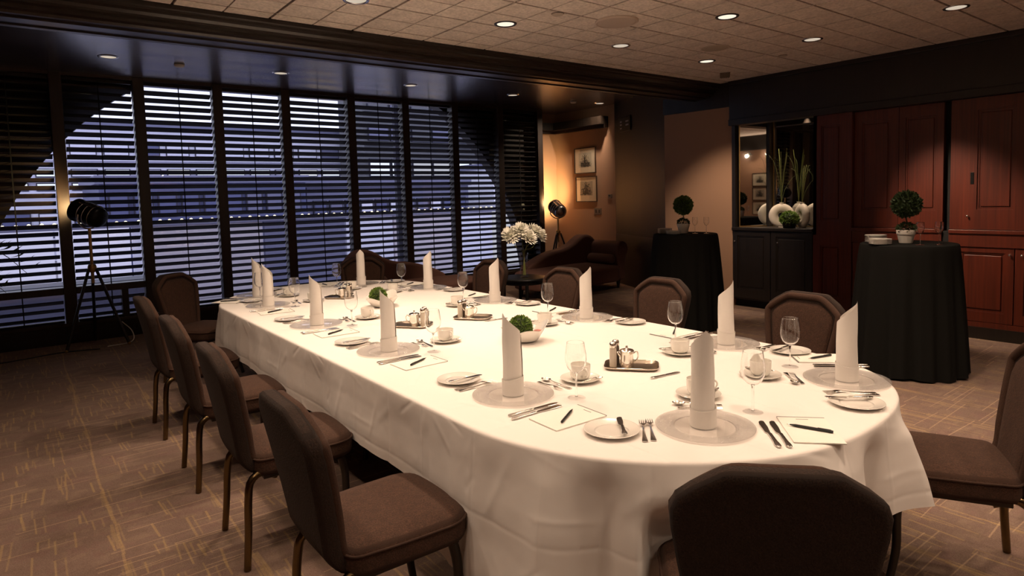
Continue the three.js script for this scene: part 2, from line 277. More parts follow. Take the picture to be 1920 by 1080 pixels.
// blinds, one to a bay, each slat a part
const BAYWORD = ['at the left edge of the photo', 'behind the tripod lamp at the left', 'third bay from the left', 'fourth bay from the left', 'fifth bay, in the middle of the window', 'fourth bay from the right', 'third bay from the right', 'second bay from the right, behind the flowers', 'last bay on the right by the tan wall'];
{
  const TILT = 29 * Math.PI / 180, PITCH = 0.0886;
  for (let b = -2; b < MULL.length - 1; b++) {
    const xa = (b < 0 ? MULL[0] - 0.89 * -b : MULL[b]) + 0.064, xb = (b < 0 ? MULL[0] - 0.89 * (-b - 1) : MULL[b + 1]) - 0.064;
    if (b < 0) continue;
    const t = thing('window_blind', `dark wooden horizontal slat blind, ${BAYWORD[b]}`, 'blind', [(xa + xb) / 2, 0, ZM - 0.03], 0, 'wooden blinds across the window');
    const w = xb - xa, slat = new RoundedBoxGeometry(w - 0.006, 0.009, 0.093, 1, 0.004); slat.rotateX(TILT); uvMetric(slat);   // room edge up
    { const q = slat.attributes.position; let zi = 0, zo = 0; for (let i = 0; i < q.count; i++) { if (q.getZ(i) > 0.03) zi += q.getY(i); if (q.getZ(i) < -0.03) zo += q.getY(i); } if (zi < zo) slat.rotateX(-2 * TILT); }
    part('head_rail', bx(-w / 2, w / 2, 3.045, 3.083, -0.03, 0.03, 0.004), M.slat, t);
    for (let y = 0.3; y < 3.035; y += PITCH) { if (b < 2 && y > 0.535 && y < 0.7) continue; const s = part('slat', slat, M.slat, t); s.position.y = y; s.rotation.x = rr(-0.012, 0.012); }
    part('ladder_cord', bx(-0.006, 0.006, 0.25, 3.06, 0.046, 0.05), M.blackRecess, t);
    part('bottom_rail', bx(-w / 2 + 0.003, w / 2 - 0.003, 0.247, 0.262, -0.03, 0.03, 0.003), M.slat, t);
  }
}
// ---------------------------------------------------------------- picture nook right of the window
struct('wall_nook_back', bx(7.602, 8.6, 0, ALC, -9.5, -9.35), M.wallCloth);
struct('trim', bx(7.6, 7.68, 0, ALC, -9.35, ZM - 0.12), M.mullion);
struct('wall_nook', bx(8.35, 8.5, 0, ALC, -9.35, -7.79), M.wallCloth);
struct('baseboard_nook', bx(8.325, 8.352, 0, 0.11, -9.35, -7.79), M.darkWood);
struct('baseboard_nook_back', bx(7.68, 8.33, 0, 0.11, -9.352, -9.325), M.darkWood);
{
  const cor = structGroup('trim');
  struct('cornice_band', bx(8.15, 8.35, 2.79, 2.93, -9.35, -7.95), M.darkWood, cor);
  struct('cornice_bead', bx(8.25, 8.35, 2.735, 2.79, -9.35, -7.95), M.beamWood, cor);
  struct('cornice_band', bx(7.602, 8.15, 2.79, 2.93, -9.35, -9.2), M.darkWood, cor);
  struct('cornice_bead', bx(7.602, 8.25, 2.735, 2.79, -9.35, -9.28), M.beamWood, cor);
}
// dark panelled pier and the canted tan wall beside the bar niche
{
  const slab = (ax, az, bX, bZ) => { const a = V3(ax, 0, az), b = V3(bX, 0, bZ), L = a.distanceTo(b), ang = Math.atan2(-(b.z - a.z), b.x - a.x); return [L, (g, n, m) => { const o = struct(n, g, m); o.position.copy(a); o.rotation.y = ang; }]; };
  const [L1, pier] = slab(8.34, -7.79, 7.55, -6.07);
  pier(bx(0, L1, 0, ALC + 0.02, -0.15, 0), 'wall_pier', M.wallDark);
  pier(bx(0.02, L1 - 0.02, 0, 0.86, 0, 0.015), 'trim', M.darkWood);
  const [L2, cant] = slab(7.55, -6.07, 7.63, -4.99);
  cant(bx(0, L2, 0, 2.68, -0.12, 0), 'wall_canted', M.wallCloth);
  cant(bx(0, L2, 2.68, ALC + 0.02, -0.12, 0.03), 'trim', M.darkWood);
  cant(bx(0, L2, 0, 0.11, 0, 0.02), 'baseboard_canted', M.darkWood);
}
// outer closure
struct('wall_left', bx(-3.2, -3.05, 0, 3.25, -9.5, 3.2), M.wallCloth);
struct('wall_front', bx(-3.2, 9.2, 0, 3.2, 3.0, 3.15), M.wallCloth);
struct('added_wall_far_right', bx(9.0, 9.15, 0, 3.3, -9.6, 3.2), M.darkWood);  // unseen slab behind the panelled wall, added to shut out light
struct('trim', bx(-3.05, RIGHT, 2.62, 3.0, 2.96, 3.0), M.darkWood);

// ---------------------------------------------------------------- panelled wall on the right
struct('wall_right', bx(7.72, 7.9, 0, 3.2, -3.84, 3.0), M.darkWood);
struct('trim', bx(7.56, 7.72, 2.42, 3.02, -5.0, 3.0), M.darkWood);                       // frieze
struct('trim', bx(7.535, 7.56, 2.42, 2.5, -5.0, 3.0, 0.006), M.darkWood);
struct('trim', bx(7.53, 7.56, 2.95, 3.0, -5.0, 3.0, 0.006), M.darkWood);
struct('baseboard_right', bx(7.59, 7.72, 0, 0.12, -3.86, 3.0), M.darkWood);
function raised(x, y0, y1, z0, z1, mat, parent, name = 'raised_panel') {                   // sunk bead with a raised field, facing -x
  const o = part(name, merge([bx(x - 0.004, x + 0.004, y0, y0 + 0.018, z0, z1), bx(x - 0.004, x + 0.004, y1 - 0.018, y1, z0, z1), bx(x - 0.004, x + 0.004, y0 + 0.018, y1 - 0.018, z0, z0 + 0.018), bx(x - 0.004, x + 0.004, y0 + 0.018, y1 - 0.018, z1 - 0.018, z1),
    bx(x - 0.008, x + 0.004, y0 + 0.03, y1 - 0.03, z0 + 0.03, z1 - 0.03, 0.006)]), mat, parent); return o;
}
function doorLeaf(parent, x, y0, y1, z0, z1, mat, ins = [0.09, 0.12, 0.2]) {               // stiles, rails, raised panel; faces -x
  const [st, tr, br] = ins;
  const d = part('door', merge([bx(x, x + 0.03, y0, y1, z0, z0 + st), bx(x, x + 0.03, y0, y1, z1 - st, z1), bx(x, x + 0.03, y0, y0 + br, z0 + st, z1 - st), bx(x, x + 0.03, y1 - tr, y1, z0 + st, z1 - st), bx(x + 0.016, x + 0.026, y0 + br, y1 - tr, z0 + st, z1 - st)]), mat, parent);
  raised(x + 0.014, y0 + br, y1 - tr, z0 + st, z1 - st, mat, d); return d;
}
function knob(parent, x, y, z) { const g = lathe([[0, 0], [0.006, 0], [0.005, 0.01], [0.011, 0.018], [0.012, 0.024], [0.007, 0.03], [0, 0.031]], 14); g.rotateZ(Math.PI / 2); g.translate(x, y, z); return part('knob', g, M.chrome, parent); }
{ // narrow fixed panel beside the niche
  const t = structGroup('trim');
  struct('panel_frame', merge([bx(7.6, 7.72, 0.12, 2.42, -3.88, -3.79), bx(7.6, 7.72, 0.12, 2.42, -3.56, -3.43), bx(7.6, 7.72, 0.88, 1.17, -3.79, -3.56), bx(7.6, 7.72, 0.12, 0.26, -3.79, -3.56), bx(7.6, 7.72, 2.3, 2.42, -3.79, -3.56), bx(7.62, 7.72, 0.26, 2.3, -3.79, -3.56)]), M.mahogany, t);
  raised(7.614, 1.17, 2.3, -3.79, -3.56, M.mahogany, t); raised(7.614, 0.26, 0.88, -3.79, -3.56, M.mahogany, t);
  struct('casing', bx(7.585, 7.72, 1.1, 2.42, -3.46, -3.425, 0.004), M.mahogany, t);
}
function wallCabinet(label, z0, z1, upper, lower) {
  const t = thing('wall_cabinet', label, 'cabinet', [0, 0, 0]);
  part('carcass', merge([bx(7.6, 7.72, 0.93, 1.1, z0, z1), bx(7.645, 7.7, 0.12, 0.93, z0, z1), bx(7.69, 7.71, 1.1, 2.42, z0, z1), bx(7.585, 7.61, 1.06, 1.1, z0, z1, 0.005), bx(7.6, 7.72, 0.12, 0.17, z0, z1)]), M.mahogany, t);
  for (const [a, b, x, ins, k, pull] of upper) { const d = doorLeaf(t, x, 1.105, 2.415, a, b, M.mahogany, ins); if (k) knob(d, x, k[0], k[1]); if (pull) part('pull', bx(x - 0.004, x + 0.004, pull[0], pull[1], pull[2], pull[3], 0.003), M.blackMetal, d); }
  for (const [a, b, k] of lower) { const d = doorLeaf(t, 7.612, 0.175, 0.925, a, b, M.mahogany, [0.07, 0.05, 0.1]); if (k) knob(d, 7.612, k[0], k[1]); }
  return t;
}
wallCabinet('left mahogany wall cabinet with two panelled doors behind the black cocktail table', -3.424, -2.522,
  [[-3.42, -2.955, 7.635, [0.085, 0.12, 0.19], null], [-2.95, -2.525, 7.635, [0.065, 0.12, 0.19], null]], [[-3.42, -2.98, [0.86, -3.03]], [-2.97, -2.53, [0.86, -2.92]]]);
wallCabinet('right mahogany wall cabinet with dark recessed pull at the photo\'s right edge', -2.455, -0.4,
  [[-2.45, -1.69, 7.605, [0.23, 0.12, 0.2], [1.24, -2.29], [1.56, 1.68, -2.275, -2.245]], [-1.68, -1.12, 7.605, [0.12, 0.12, 0.2], null], [-1.11, -0.41, 7.605, [0.12, 0.12, 0.2], null]], [[-2.42, -1.905, [0.86, -1.935]], [-1.895, -1.3, [0.86, -1.84]], [-1.29, -0.41, null]]);
struct('trim', merge([bx(7.69, 7.72, 0.12, 2.42, -2.525, -2.45), bx(7.62, 7.72, 0.12, 1.08, -2.525, -2.45)]), M.blackRecess);
wallCabinet('mahogany wall cabinet continuing past the photo\'s right edge', -0.395, 2.99, [[-0.39, 0.7, 7.605, [0.12, 0.12, 0.2], null], [0.71, 1.8, 7.605, [0.12, 0.12, 0.2], null], [1.81, 2.98, 7.605, [0.12, 0.12, 0.2], null]], [[-0.39, 0.7, null], [0.71, 1.8, null], [1.81, 2.98, null]]);

// ---------------------------------------------------------------- mirrored bar niche
struct('wall_niche', bx(8.0, 8.2, 0, ALC, -5.1, -3.78), M.darkWood);
struct('trim', bx(7.6, 8.0, 1.0, 3.0, -3.88, -3.84), M.darkWood);                          // right jamb
struct('trim', bx(7.6, 7.66, 1.02, 3.0, -4.99, -4.94), M.darkWood);                        // left jamb
struct('trim', bx(7.6, 8.02, 2.55, ALC, -4.96, -3.86), M.darkWood);                         // header box
{
  const t = thing('bar_cabinet', 'black low bar cabinet under the mirrored niche with ball knobs', 'cabinet', [0, 0, 0]);
  part('carcass', bx(7.63, 7.98, 0.1, 1.03, -4.985, -3.885), M.darkWood, t);
  part('plinth', bx(7.68, 7.98, 0.002, 0.1, -4.97, -3.9), M.blackRecess, t);
  part('countertop', bx(7.575, 7.98, 1.03, 1.07, -4.985, -3.885, 0.008), M.darkWood, t);
  for (const [a, b, k] of [[-4.98, -4.44, -4.94], [-4.43, -3.89, -4.33]]) { const d = doorLeaf(t, 7.6, 0.13, 1.02, a, b, M.darkWood, [0.07, 0.06, 0.12]); knob(d, 7.6, 0.885, k); }
}
{
  const mk = (label, x0, z0, x1, z1, y0, y1, g) => {
    const L = Math.hypot(x1 - x0, z1 - z0), t = thing('wall_mirror', label, 'mirror', [x0, 0, z0], Math.atan2(-(z1 - z0), x1 - x0), 'niche mirrors');
    part('mirror_glass', bx(0.012, L - 0.012, y0 + 0.012, y1 - 0.012, -0.006, 0), M.mirror, t);
    part('frame', merge([bx(0, L, y0, y0 + 0.014, -0.008, 0.006), bx(0, L, y1 - 0.014, y1, -0.008, 0.006), bx(0, 0.014, y0 + 0.014, y1 - 0.014, -0.008, 0.006), bx(L - 0.014, L, y0 + 0.014, y1 - 0.014, -0.008, 0.006)]), M.brass, t);
  };
  mk('canted left mirror of the bar niche reflecting framed pictures', 7.665, -4.925, 7.93, -4.655, 1.072, 2.53);
  mk('back mirror of the bar niche behind the grass and ring vases', 7.985, -4.62, 7.985, -3.89, 1.072, 2.54);
  struct('trim', bx(7.9, 7.99, 1.072, 2.55, -4.66, -4.625), M.darkWood);
}
// ---------------------------------------------------------------- recessed downlights, speakers, detectors
const ringGeo = lathe([[0.072, 0.03], [0.072, 0.0], [0.078, -0.006], [0.092, -0.006], [0.096, 0.0], [0.092, 0.004], [0.076, 0.004], [0.076, 0.03]], 32);
const canGeo = lathe([[0.0, 0.012], [0.07, 0.012]], 28);
const coneGeo = lathe([[0.03, 0.011], [0.05, 0.008], [0.0715, -0.002]], 28);
const PLACE_DL = { '2.01,-4.36': 'leftmost in view, at the top edge of the photo', '3.31,-4.3': 'nearest the beam over the table', '4.74,-4.33': 'middle one of the row along the beam', '6.14,-4.34': 'nearest the corner of beam and panelled wall', '4.74,-3.15': 'brightest one right of the round speaker', '6.18,-3.17': 'second from the panelled wall', '6.14,-1.96': 'rightmost in view near the panelled wall' };
DOWNLIGHTS.forEach(([x, z, cd, look, aim], di) => {
  const rowWord = z > 0 ? 'added as fill behind the camera' : z > -1 ? 'in the row nearest the camera' : z > -2.8 ? 'in the second row' : z > -4 ? 'in the third row' : 'in the row by the beam';
  const where = PLACE_DL[`${x},${z}`] || `out of frame, ${x < 0.5 ? 'fill added over the left aisle' : x < 1.5 ? 'left chairs' : x < 3 ? 'table left half' : x < 4 ? 'table right half' : 'right aisle'}, ${rowWord}`;
  const t = thing('downlight', `round recessed ceiling downlight, ${where}`, 'downlight', [x, CEIL, z], 0, 'recessed ceiling downlights');
  part('trim_ring', ringGeo, look === 'bright' ? M.blackMetal : M.chrome, t);
  part('reflector', coneGeo, M.chrome, t);
  part('lens', lathe([[0, -0.004], [0.06, -0.004], [0.0715, -0.002]], 28), look === 'bright' ? M.lensBright : M.lensLit, t, 'glowing lens');
  const s = new THREE.SpotLight(WARM, cd, 0, aim ? aim[3] : 60 * Math.PI / 180, 0.55, 2); s.name = 'downlight_beam';
  s.position.set(x, CEIL - 0.012, z); s.target.position.set(...(aim ? aim.slice(0, 3) : [x, 0, z])); s.castShadow = true; s.shadow.mapSize.set(1024, 1024); s.shadow.radius = 4;
  scene.add(s); scene.add(s.target);
});
const capMat = std({ color: rgb(0.5, 0.42, 0.35), roughness: 0.8 });
const eyeGeo = lathe([[0, 0], [0.055, -0.004], [0.075, -0.012], [0.085, -0.01], [0.09, 0]], 28);
[[0.84, 'above the tripod lamp'], [2.6, 'second from the left'], [4.36, 'in the middle of the alcove'], [6.13, 'above the window\'s right bays'], [8.02, 'above the picture nook']].forEach(([x, w]) => {
  const t = thing('alcove_downlight', `small chrome downlight in the glossy alcove ceiling, ${w}`, 'downlight', [x, ALC, -7.83], 0, 'alcove downlights');
  part('trim_ring', lathe([[0.07, 0], [0.075, -0.008], [0.095, -0.008], [0.1, 0]], 28), M.chrome, t);
  part('lens', lathe([[0, -0.003], [0.072, -0.003]], 24), M.lensLit, t, 'pale lens');
  const s = new THREE.SpotLight(WARM, x > 7 ? 9 : x > 5 ? 2 : x > 3 ? 4 : 0.5, 0, x > 7 ? 0.85 : 0.75, 0.9, 2); s.position.set(x, ALC - 0.014, -7.83); s.target.position.set(x > 7 ? 7.9 : x, x > 7 ? 1.2 : 0, x > 7 ? -9.3 : -7.6); s.castShadow = true; scene.add(s, s.target);
});
[[1.51, 'near the left downlight'], [7.45, 'near the picture nook']].forEach(([x, w]) => single('smoke_detector', lathe([[0, -0.03], [0.04, -0.03], [0.05, -0.02], [0.055, 0], [0, 0]], 24), M.ceramic, `small round detector on the glossy alcove ceiling ${w}`, 'detector', [x, ALC - 0.001, -7.88]));
{
  const t = thing('ceiling_speaker', 'large round flat ceiling speaker grille between two downlights', 'speaker', [4.05, CEIL, -3.74]);
  part('grille', lathe([[0, -0.02], [0.15, -0.018], [0.165, -0.012]], 40), std({ color: rgb(0.52, 0.43, 0.37), roughness: 0.9 }), t);
  part('rim', lathe([[0.163, 0], [0.163, -0.014], [0.17, -0.018], [0.18, -0.01], [0.18, 0]], 40), std({ color: rgb(0.6, 0.5, 0.43), roughness: 0.8 }), t);
  const u = thing('air_diffuser', 'small grey round air diffuser in the ceiling by the right wall', 'air diffuser', [5.66, CEIL, -3.9]);
  part('plate', lathe([[0, -0.014], [0.1, -0.012], [0.125, 0]], 32), std({ color: rgb(0.42, 0.35, 0.28), roughness: 0.9 }), u);
  part('rim', lathe([[0.122, 0], [0.126, -0.006], [0.14, -0.004], [0.14, 0]], 32), std({ color: rgb(0.5, 0.42, 0.35), roughness: 0.9 }), u);
  single('sprinkler_cap', lathe([[0, -0.012], [0.045, -0.01], [0.052, 0], [0, 0]], 24), capMat, 'small flat sprinkler cap left of the ceiling speaker', 'sprinkler', [3.48, CEIL - 0.001, -3.84]);
  single('sprinkler_cap', lathe([[0, -0.012], [0.04, -0.01], [0.046, 0], [0, 0]], 24), capMat, 'small flat sprinkler cap near the panelled wall', 'sprinkler', [6.62, CEIL - 0.001, -3.72]);
  single('ceiling_vent', merge([bx(-0.16, 0.16, -0.012, 0, -0.06, 0.06, 0.003), ...[-2, -1, 0, 1, 2].map((k) => bx(-0.15, 0.15, -0.02, -0.01, k * 0.021 - 0.004, k * 0.021 + 0.004))]), std({ color: rgb(0.16, 0.12, 0.09), roughness: 0.8 }), 'small dark slotted vent in the ceiling corner', 'vent', [7.05, CEIL - 0.001, -4.72], 0.6);
}
// ---------------------------------------------------------------- framed prints and wall plates in the nook
function printTexture(kind) {
  const W = 256, H = 224, c = document.createElement('canvas'); c.width = W; c.height = H; const g = c.getContext('2d');
  g.fillStyle = kind ? 'rgb(176,170,152)' : 'rgb(190,184,164)'; g.fillRect(0, 0, W, H);
  for (let i = 0; i < 420; i++) { const y = Math.pow(rnd(), 0.6) * H, x = clamp(W / 2 + (rnd() + rnd() - 1) * W * (0.25 + 0.3 * y / H), 2, W - 2); const s = 1 - Math.abs(x - W / 2) / W; g.fillStyle = `rgba(${20 + 40 * rnd()},${22 + 40 * rnd()},${20 + 30 * rnd()},${0.18 + 0.4 * s * (y / H)})`; if (kind) { g.beginPath(); g.arc(x, y * 0.9 + 8, rr(3, 12), 0, 7); g.fill(); } else g.fillRect(x - rr(2, 10), y, rr(3, 20), rr(3, 16)); }
  if (!kind) { g.fillStyle = 'rgba(40,40,36,0.8)'; g.fillRect(116, 30, 12, 130); g.fillRect(110, 70, 24, 90); g.fillRect(40, 150, 180, 60); g.fillStyle = 'rgba(190,185,165,0.7)'; for (let i = 0; i < 40; i++) g.fillRect(rr(44, 214), rr(150, 204), rr(2, 7), rr(2, 6)); }
  else { g.fillStyle = 'rgba(200,196,180,0.5)'; for (let i = 0; i < 120; i++) g.fillRect(rr(20, 236), rr(20, 200), rr(1, 4), rr(1, 5)); g.fillStyle = 'rgba(50,50,46,0.6)'; for (let i = 0; i < 9; i++) g.fillRect(rr(50, 200), rr(110, 150), 5, 70); }
  const t = new THREE.CanvasTexture(c); t.colorSpace = THREE.SRGBColorSpace; t.magFilter = THREE.LinearFilter; return t;
}
const printMats = [0, 1].map((k) => std({ map: printTexture(k), roughness: 0.75 }));
const gloss = phy({ color: 0xffffff, transmission: 1, roughness: 0.02, thickness: 0, ior: 1.5 });
function framed(label, pos, turn, w, h, k, group) {                     // hangs facing local +z
  const t = thing('framed_print', label, 'picture', pos, turn, group), b = 0.016, d = 0.024;
  part('frame', merge([bx(-w / 2, w / 2, h / 2 - b, h / 2, 0, d, 0.004), bx(-w / 2, w / 2, -h / 2, -h / 2 + b, 0, d, 0.004), bx(-w / 2, -w / 2 + b, -h / 2 + b, h / 2 - b, 0, d, 0.004), bx(w / 2 - b, w / 2, -h / 2 + b, h / 2 - b, 0, d, 0.004)]), M.frameWood, t);
  part('mat_board', bx(-w / 2 + b, w / 2 - b, -h / 2 + b, h / 2 - b, 0.004, 0.009), M.matBoard, t);
  const pl = new THREE.PlaneGeometry(w * 0.6, h * 0.56), p = part('print', pl, printMats[k], t); p.position.set(0, 0.012, 0.0105);
  part('glazing', bx(-w / 2 + b, w / 2 - b, -h / 2 + b, h / 2 - b, 0.0135, 0.0145), gloss, t);
}
framed('upper small framed grey print of a tower, dark frame, cream mat', [8.349, 2.185, -8.54], -Math.PI / 2, 0.56, 0.47, 0, 'pair of framed prints in the nook');
framed('lower small framed grey print of trees, dark frame, cream mat', [8.349, 1.66, -8.52], -Math.PI / 2, 0.55, 0.47, 1, 'pair of framed prints in the nook');
for (const [i, y] of [1.83, 1.45, 1.07].entries()) framed(`${['top', 'middle', 'bottom'][i]} framed print of three on the tan wall seen in the niche mirror`, [3.0, y, 2.999], Math.PI, 0.44, 0.35, i % 2, 'prints on the wall behind the camera');
{
  const t = thing('wall_plate', 'grey double switch plate below the framed prints', 'switch', [8.349, 1.25, -8.24], -Math.PI / 2);
  part('plate', bx(-0.09, 0.09, -0.06, 0.06, 0, 0.008, 0.003), std({ color: rgb(0.13, 0.1, 0.08), roughness: 0.5 }), t);
  for (const x of [-0.04, 0.04]) part('toggle', bx(x - 0.014, x + 0.014, -0.03, 0.03, 0.008, 0.014, 0.002), M.legDark, t);
  const u = thing('thermostat', 'small square thermostat on the tan wall right of the prints', 'thermostat', [8.349, 1.52, -7.93], -Math.PI / 2);
  part('body', bx(-0.045, 0.045, -0.035, 0.035, 0, 0.02, 0.004), std({ color: rgb(0.2, 0.15, 0.11), roughness: 0.5 }), u);
  part('display', bx(-0.025, 0.025, -0.005, 0.022, 0.02, 0.0215), M.legDark, u);
  const s = thing('wall_plaque', 'dark wall plaque with short pale bars high on the dark pier', 'plaque', [8.137, 2.72, -7.363], -2.0014);
  part('board', bx(-0.24, 0.24, -0.12, 0.12, 0, 0.015, 0.003), M.blackMetal, s);
  [[-0.14, 0.05], [-0.14, 0], [-0.14, -0.06], [0.12, 0.04], [0.12, -0.02]].forEach(([x, y]) => part('bar', bx(x - (x > 0 ? 0.06 : 0.035), x + (x > 0 ? 0.06 : 0.035), y - 0.012, y + 0.012, 0.015, 0.018), std({ color: rgb(0.3, 0.29, 0.33), roughness: 0.5 }), s));
}
// two small wall spotlights on the wall behind the camera (they show in the niche mirror)
[[2.8, 'left'], [3.4, 'right']].forEach(([x, w]) => {
  const t = thing('wall_spotlight', `small round glowing spotlight on the wall behind the camera, ${w} one in the mirror`, 'spotlight', [x, 2.5, 2.95], 0, 'spotlights behind the camera');
  part('arm', tube([[0, 0, 0.01], [0, 0.02, -0.08], [0, 0, -0.14]], 0.008, 8, 6), M.blackMetal, t);
  const h = part('head', lathe([[0.0, 0.05], [0.03, 0.048], [0.045, 0.0], [0.05, -0.05], [0.046, -0.05], [0.04, 0]], 20), M.blackMetal, t); h.position.set(0, 0, -0.16); h.rotation.x = 0.9;
  const b = part('bulb', new THREE.SphereGeometry(0.042, 16, 12), M.bulb, t, 'glowing bulb'); b.position.set(0, -0.03, -0.2);
  const L = new THREE.PointLight(WARM, 0.6); L.position.set(x, 2.46, 2.7); L.castShadow = true; scene.add(L);
});
// ---------------------------------------------------------------- outside: terrace, parapet with lights, dusk buildings
const O = {
  terrace: std({ color: rgb(0.28, 0.26, 0.3), roughness: 0.9 }), white: std({ color: rgb(0.85, 0.85, 0.95), roughness: 0.8 }), grey: std({ color: rgb(0.55, 0.5, 0.56), roughness: 0.8 }), lav: std({ color: rgb(0.76, 0.75, 0.9), roughness: 0.8 }),
  blue: std({ color: rgb(0.1, 0.11, 0.24), roughness: 0.6 }), dark: std({ color: rgb(0.03, 0.03, 0.06), roughness: 0.6 }), dim: std({ color: rgb(0.17, 0.17, 0.28), roughness: 0.7 }),
  tower: std({ color: rgb(0.13, 0.13, 0.15), roughness: 0.8 }), panelGlow: glow(0.6, 0.6, 0.86, 0.85), paleGlow: glow(0.6, 0.62, 0.72, 0.75), litCool: glow(0.78, 0.85, 1.0, 1.1), litWhite: glow(0.9, 0.93, 1.0, 0.95), litWarm: glow(1, 0.72, 0.35, 0.9), litRed: glow(1, 0.2, 0.2, 0.6), bulb: glow(1, 0.86, 0.55, 2.5), litGreen: glow(0.5, 0.9, 0.35, 0.8),
};
{
  struct('ground', bx(-40, 60, -0.9, -0.6, -70, -9.6), O.terrace);
  const par = thing('terrace_parapet', 'long pale terrace parapet outside the window, below the string lights', 'parapet', [0, 0, -16]);
  [[-6, -2.4, O.panelGlow], [-2.4, 0.55, O.panelGlow], [0.55, 1.9, O.panelGlow], [1.9, 2.2, O.lav], [2.2, 4.7, O.grey], [4.7, 6.8, O.dim], [6.8, 8.2, O.lav], [8.2, 10.4, O.grey], [10.4, 11.6, O.lav], [11.6, 14.6, O.paleGlow], [14.6, 20, O.grey]].forEach(([a, b, m]) => part('panel', bx(a + 0.02, b - 0.02, -0.58, 1.12, -0.1, 0, 0.01), m, par));  // glowing panels: sky brightness put into emission, no lamps behind them
  part('coping', bx(-6, 20, 1.12, 1.18, -0.16, 0.06, 0.01), O.dim, par);
  const sl = thing('string_lights', 'row of small warm bulbs strung along the terrace parapet outside', 'string lights', [0, 1.2, -15.9]);
  part('cable', bx(-5, 16, 0.0, 0.012, -0.006, 0.006), O.dark, sl);
  const bulbs = []; for (let x = -3; x < 12; x += 0.21) { const s = new THREE.SphereGeometry(0.036, 8, 6); s.translate(x + rr(-0.03, 0.03), 0.035 + rr(-0.008, 0.008), 0); bulbs.push(s); }
  const pb = part('bulbs', merge(bulbs), O.bulb, sl); pb.userData.kind = 'stuff';
  const ledge = thing('outer_ledge', 'long dark ledge added outside the two left window bays to dim their lower part', 'planter', [0, 0, -10.2]);
  part('box', bx(-4, 1.9, -0.58, 0.52, -0.5, 0, 0.02), O.dim, ledge); part('lip', bx(-4.02, 1.92, 0.52, 0.56, -0.52, 0.02, 0.01), O.dark, ledge);  // ledge added to dim the view below the window rail
  // buildings
  const fac = (label, x0, x1, z, h, wall, floors, nx, w0, dep = 6) => {
    const t = thing('office_building', label, 'building', [0, 0, z]);
    part('wall', bx(x0, x1, -0.58, h, -dep, -0.12), wall, t);
    part('parapet', bx(x0 - 0.1, x1 + 0.1, h, h + 0.25, -dep - 0.1, 0), O.dim, t);
    for (const [y0, y1, pick] of floors) { part('floor_band', bx(x0, x1, y0 - 0.22, y0 - 0.04, -0.14, 0.05), wall, t); const dx = (x1 - x0 - 0.3) / nx; for (let i = 0; i < nx; i++) { const m = pick(i); if (!m) continue; const f = part('window', bx(x0 + 0.15 + i * dx + w0, x0 + 0.15 + (i + 1) * dx - w0, y0, y1, -0.14, -0.02), O.dark, t); part('window_pane', bx(x0 + 0.19 + i * dx + w0, x0 + 0.11 + (i + 1) * dx - w0, y0 + 0.04, y1 - 0.04, -0.06, -0.01), m, f); } }
    return t;
  };
  const R = (a) => () => a[Math.floor(rnd() * a.length)];
  fac('dark blue low block with lit windows beyond the terrace', 1.9, 8.0, -22, 2.25, O.blue, [[0.2, 0.9, R([O.blue, O.blue, O.dark])], [1.25, 2.0, R([O.blue, O.blue, O.dim])]], 9, 0.06);
  fac('shop front with red and white lit strip seen beyond the fifth bay', 8.4, 15.5, -23, 2.1, O.dim, [[-0.4, 0.3, R([O.dim, O.litWarm, O.dim, O.dark])], [0.55, 0.75, R([O.litRed, O.litCool, O.dim, O.litCool])], [1.1, 1.6, R([O.blue, O.dim, O.lav])]], 11, 0.05, 4);
  fac('lavender tall office facade with bright upper floors across the street', -2, 22, -32, 4.95, O.lav, [[0.4, 1.4, R([O.blue, O.dim, O.lav])], [2.3, 2.62, R([O.litWhite, O.litCool, O.litWhite])], [2.85, 3.2, R([O.litCool, O.litWhite, O.litCool, O.lav])], [3.75, 4.4, R([O.lav, O.dim, O.blue, O.lav])]], 20, 0.12);
  fac('pale slab building at the right beyond the flowers', 17.6, 27, -24, 2.9, O.white, [[0.2, 1.0, R([O.paleGlow, O.lav])], [1.4, 2.3, R([O.paleGlow, O.white])]], 9, 0.08, 3);
  fac('tall grey tower at the right with a row of pale lit windows', 13.2, 24, -28.3, 8.5, O.tower, [[0.9, 1.6, R([O.lav, O.dim])], [2.7, 3.55, R([O.paleGlow, O.litCool, O.paleGlow])], [4.4, 5.2, R([O.dim, O.tower])], [6, 6.8, R([O.dim, O.tower])]], 9, 0.05, 3);
  // tall dark post with small lights beside the sixth bay
  const po = thing('light_post', 'slender dark post with a column of small lights outside the window', 'post', [5.98, -0.6, -11.4]);
  part('shaft', bx(-0.05, 0.05, 0, 5.4, -0.05, 0.05, 0.01), O.dark, po);
  for (let y = 0.9; y < 5.2; y += 0.28) { const b = part('lamp', new THREE.SphereGeometry(0.03, 10, 8), O.litCool, po); b.position.set(0.08, y, 0.05); }
}
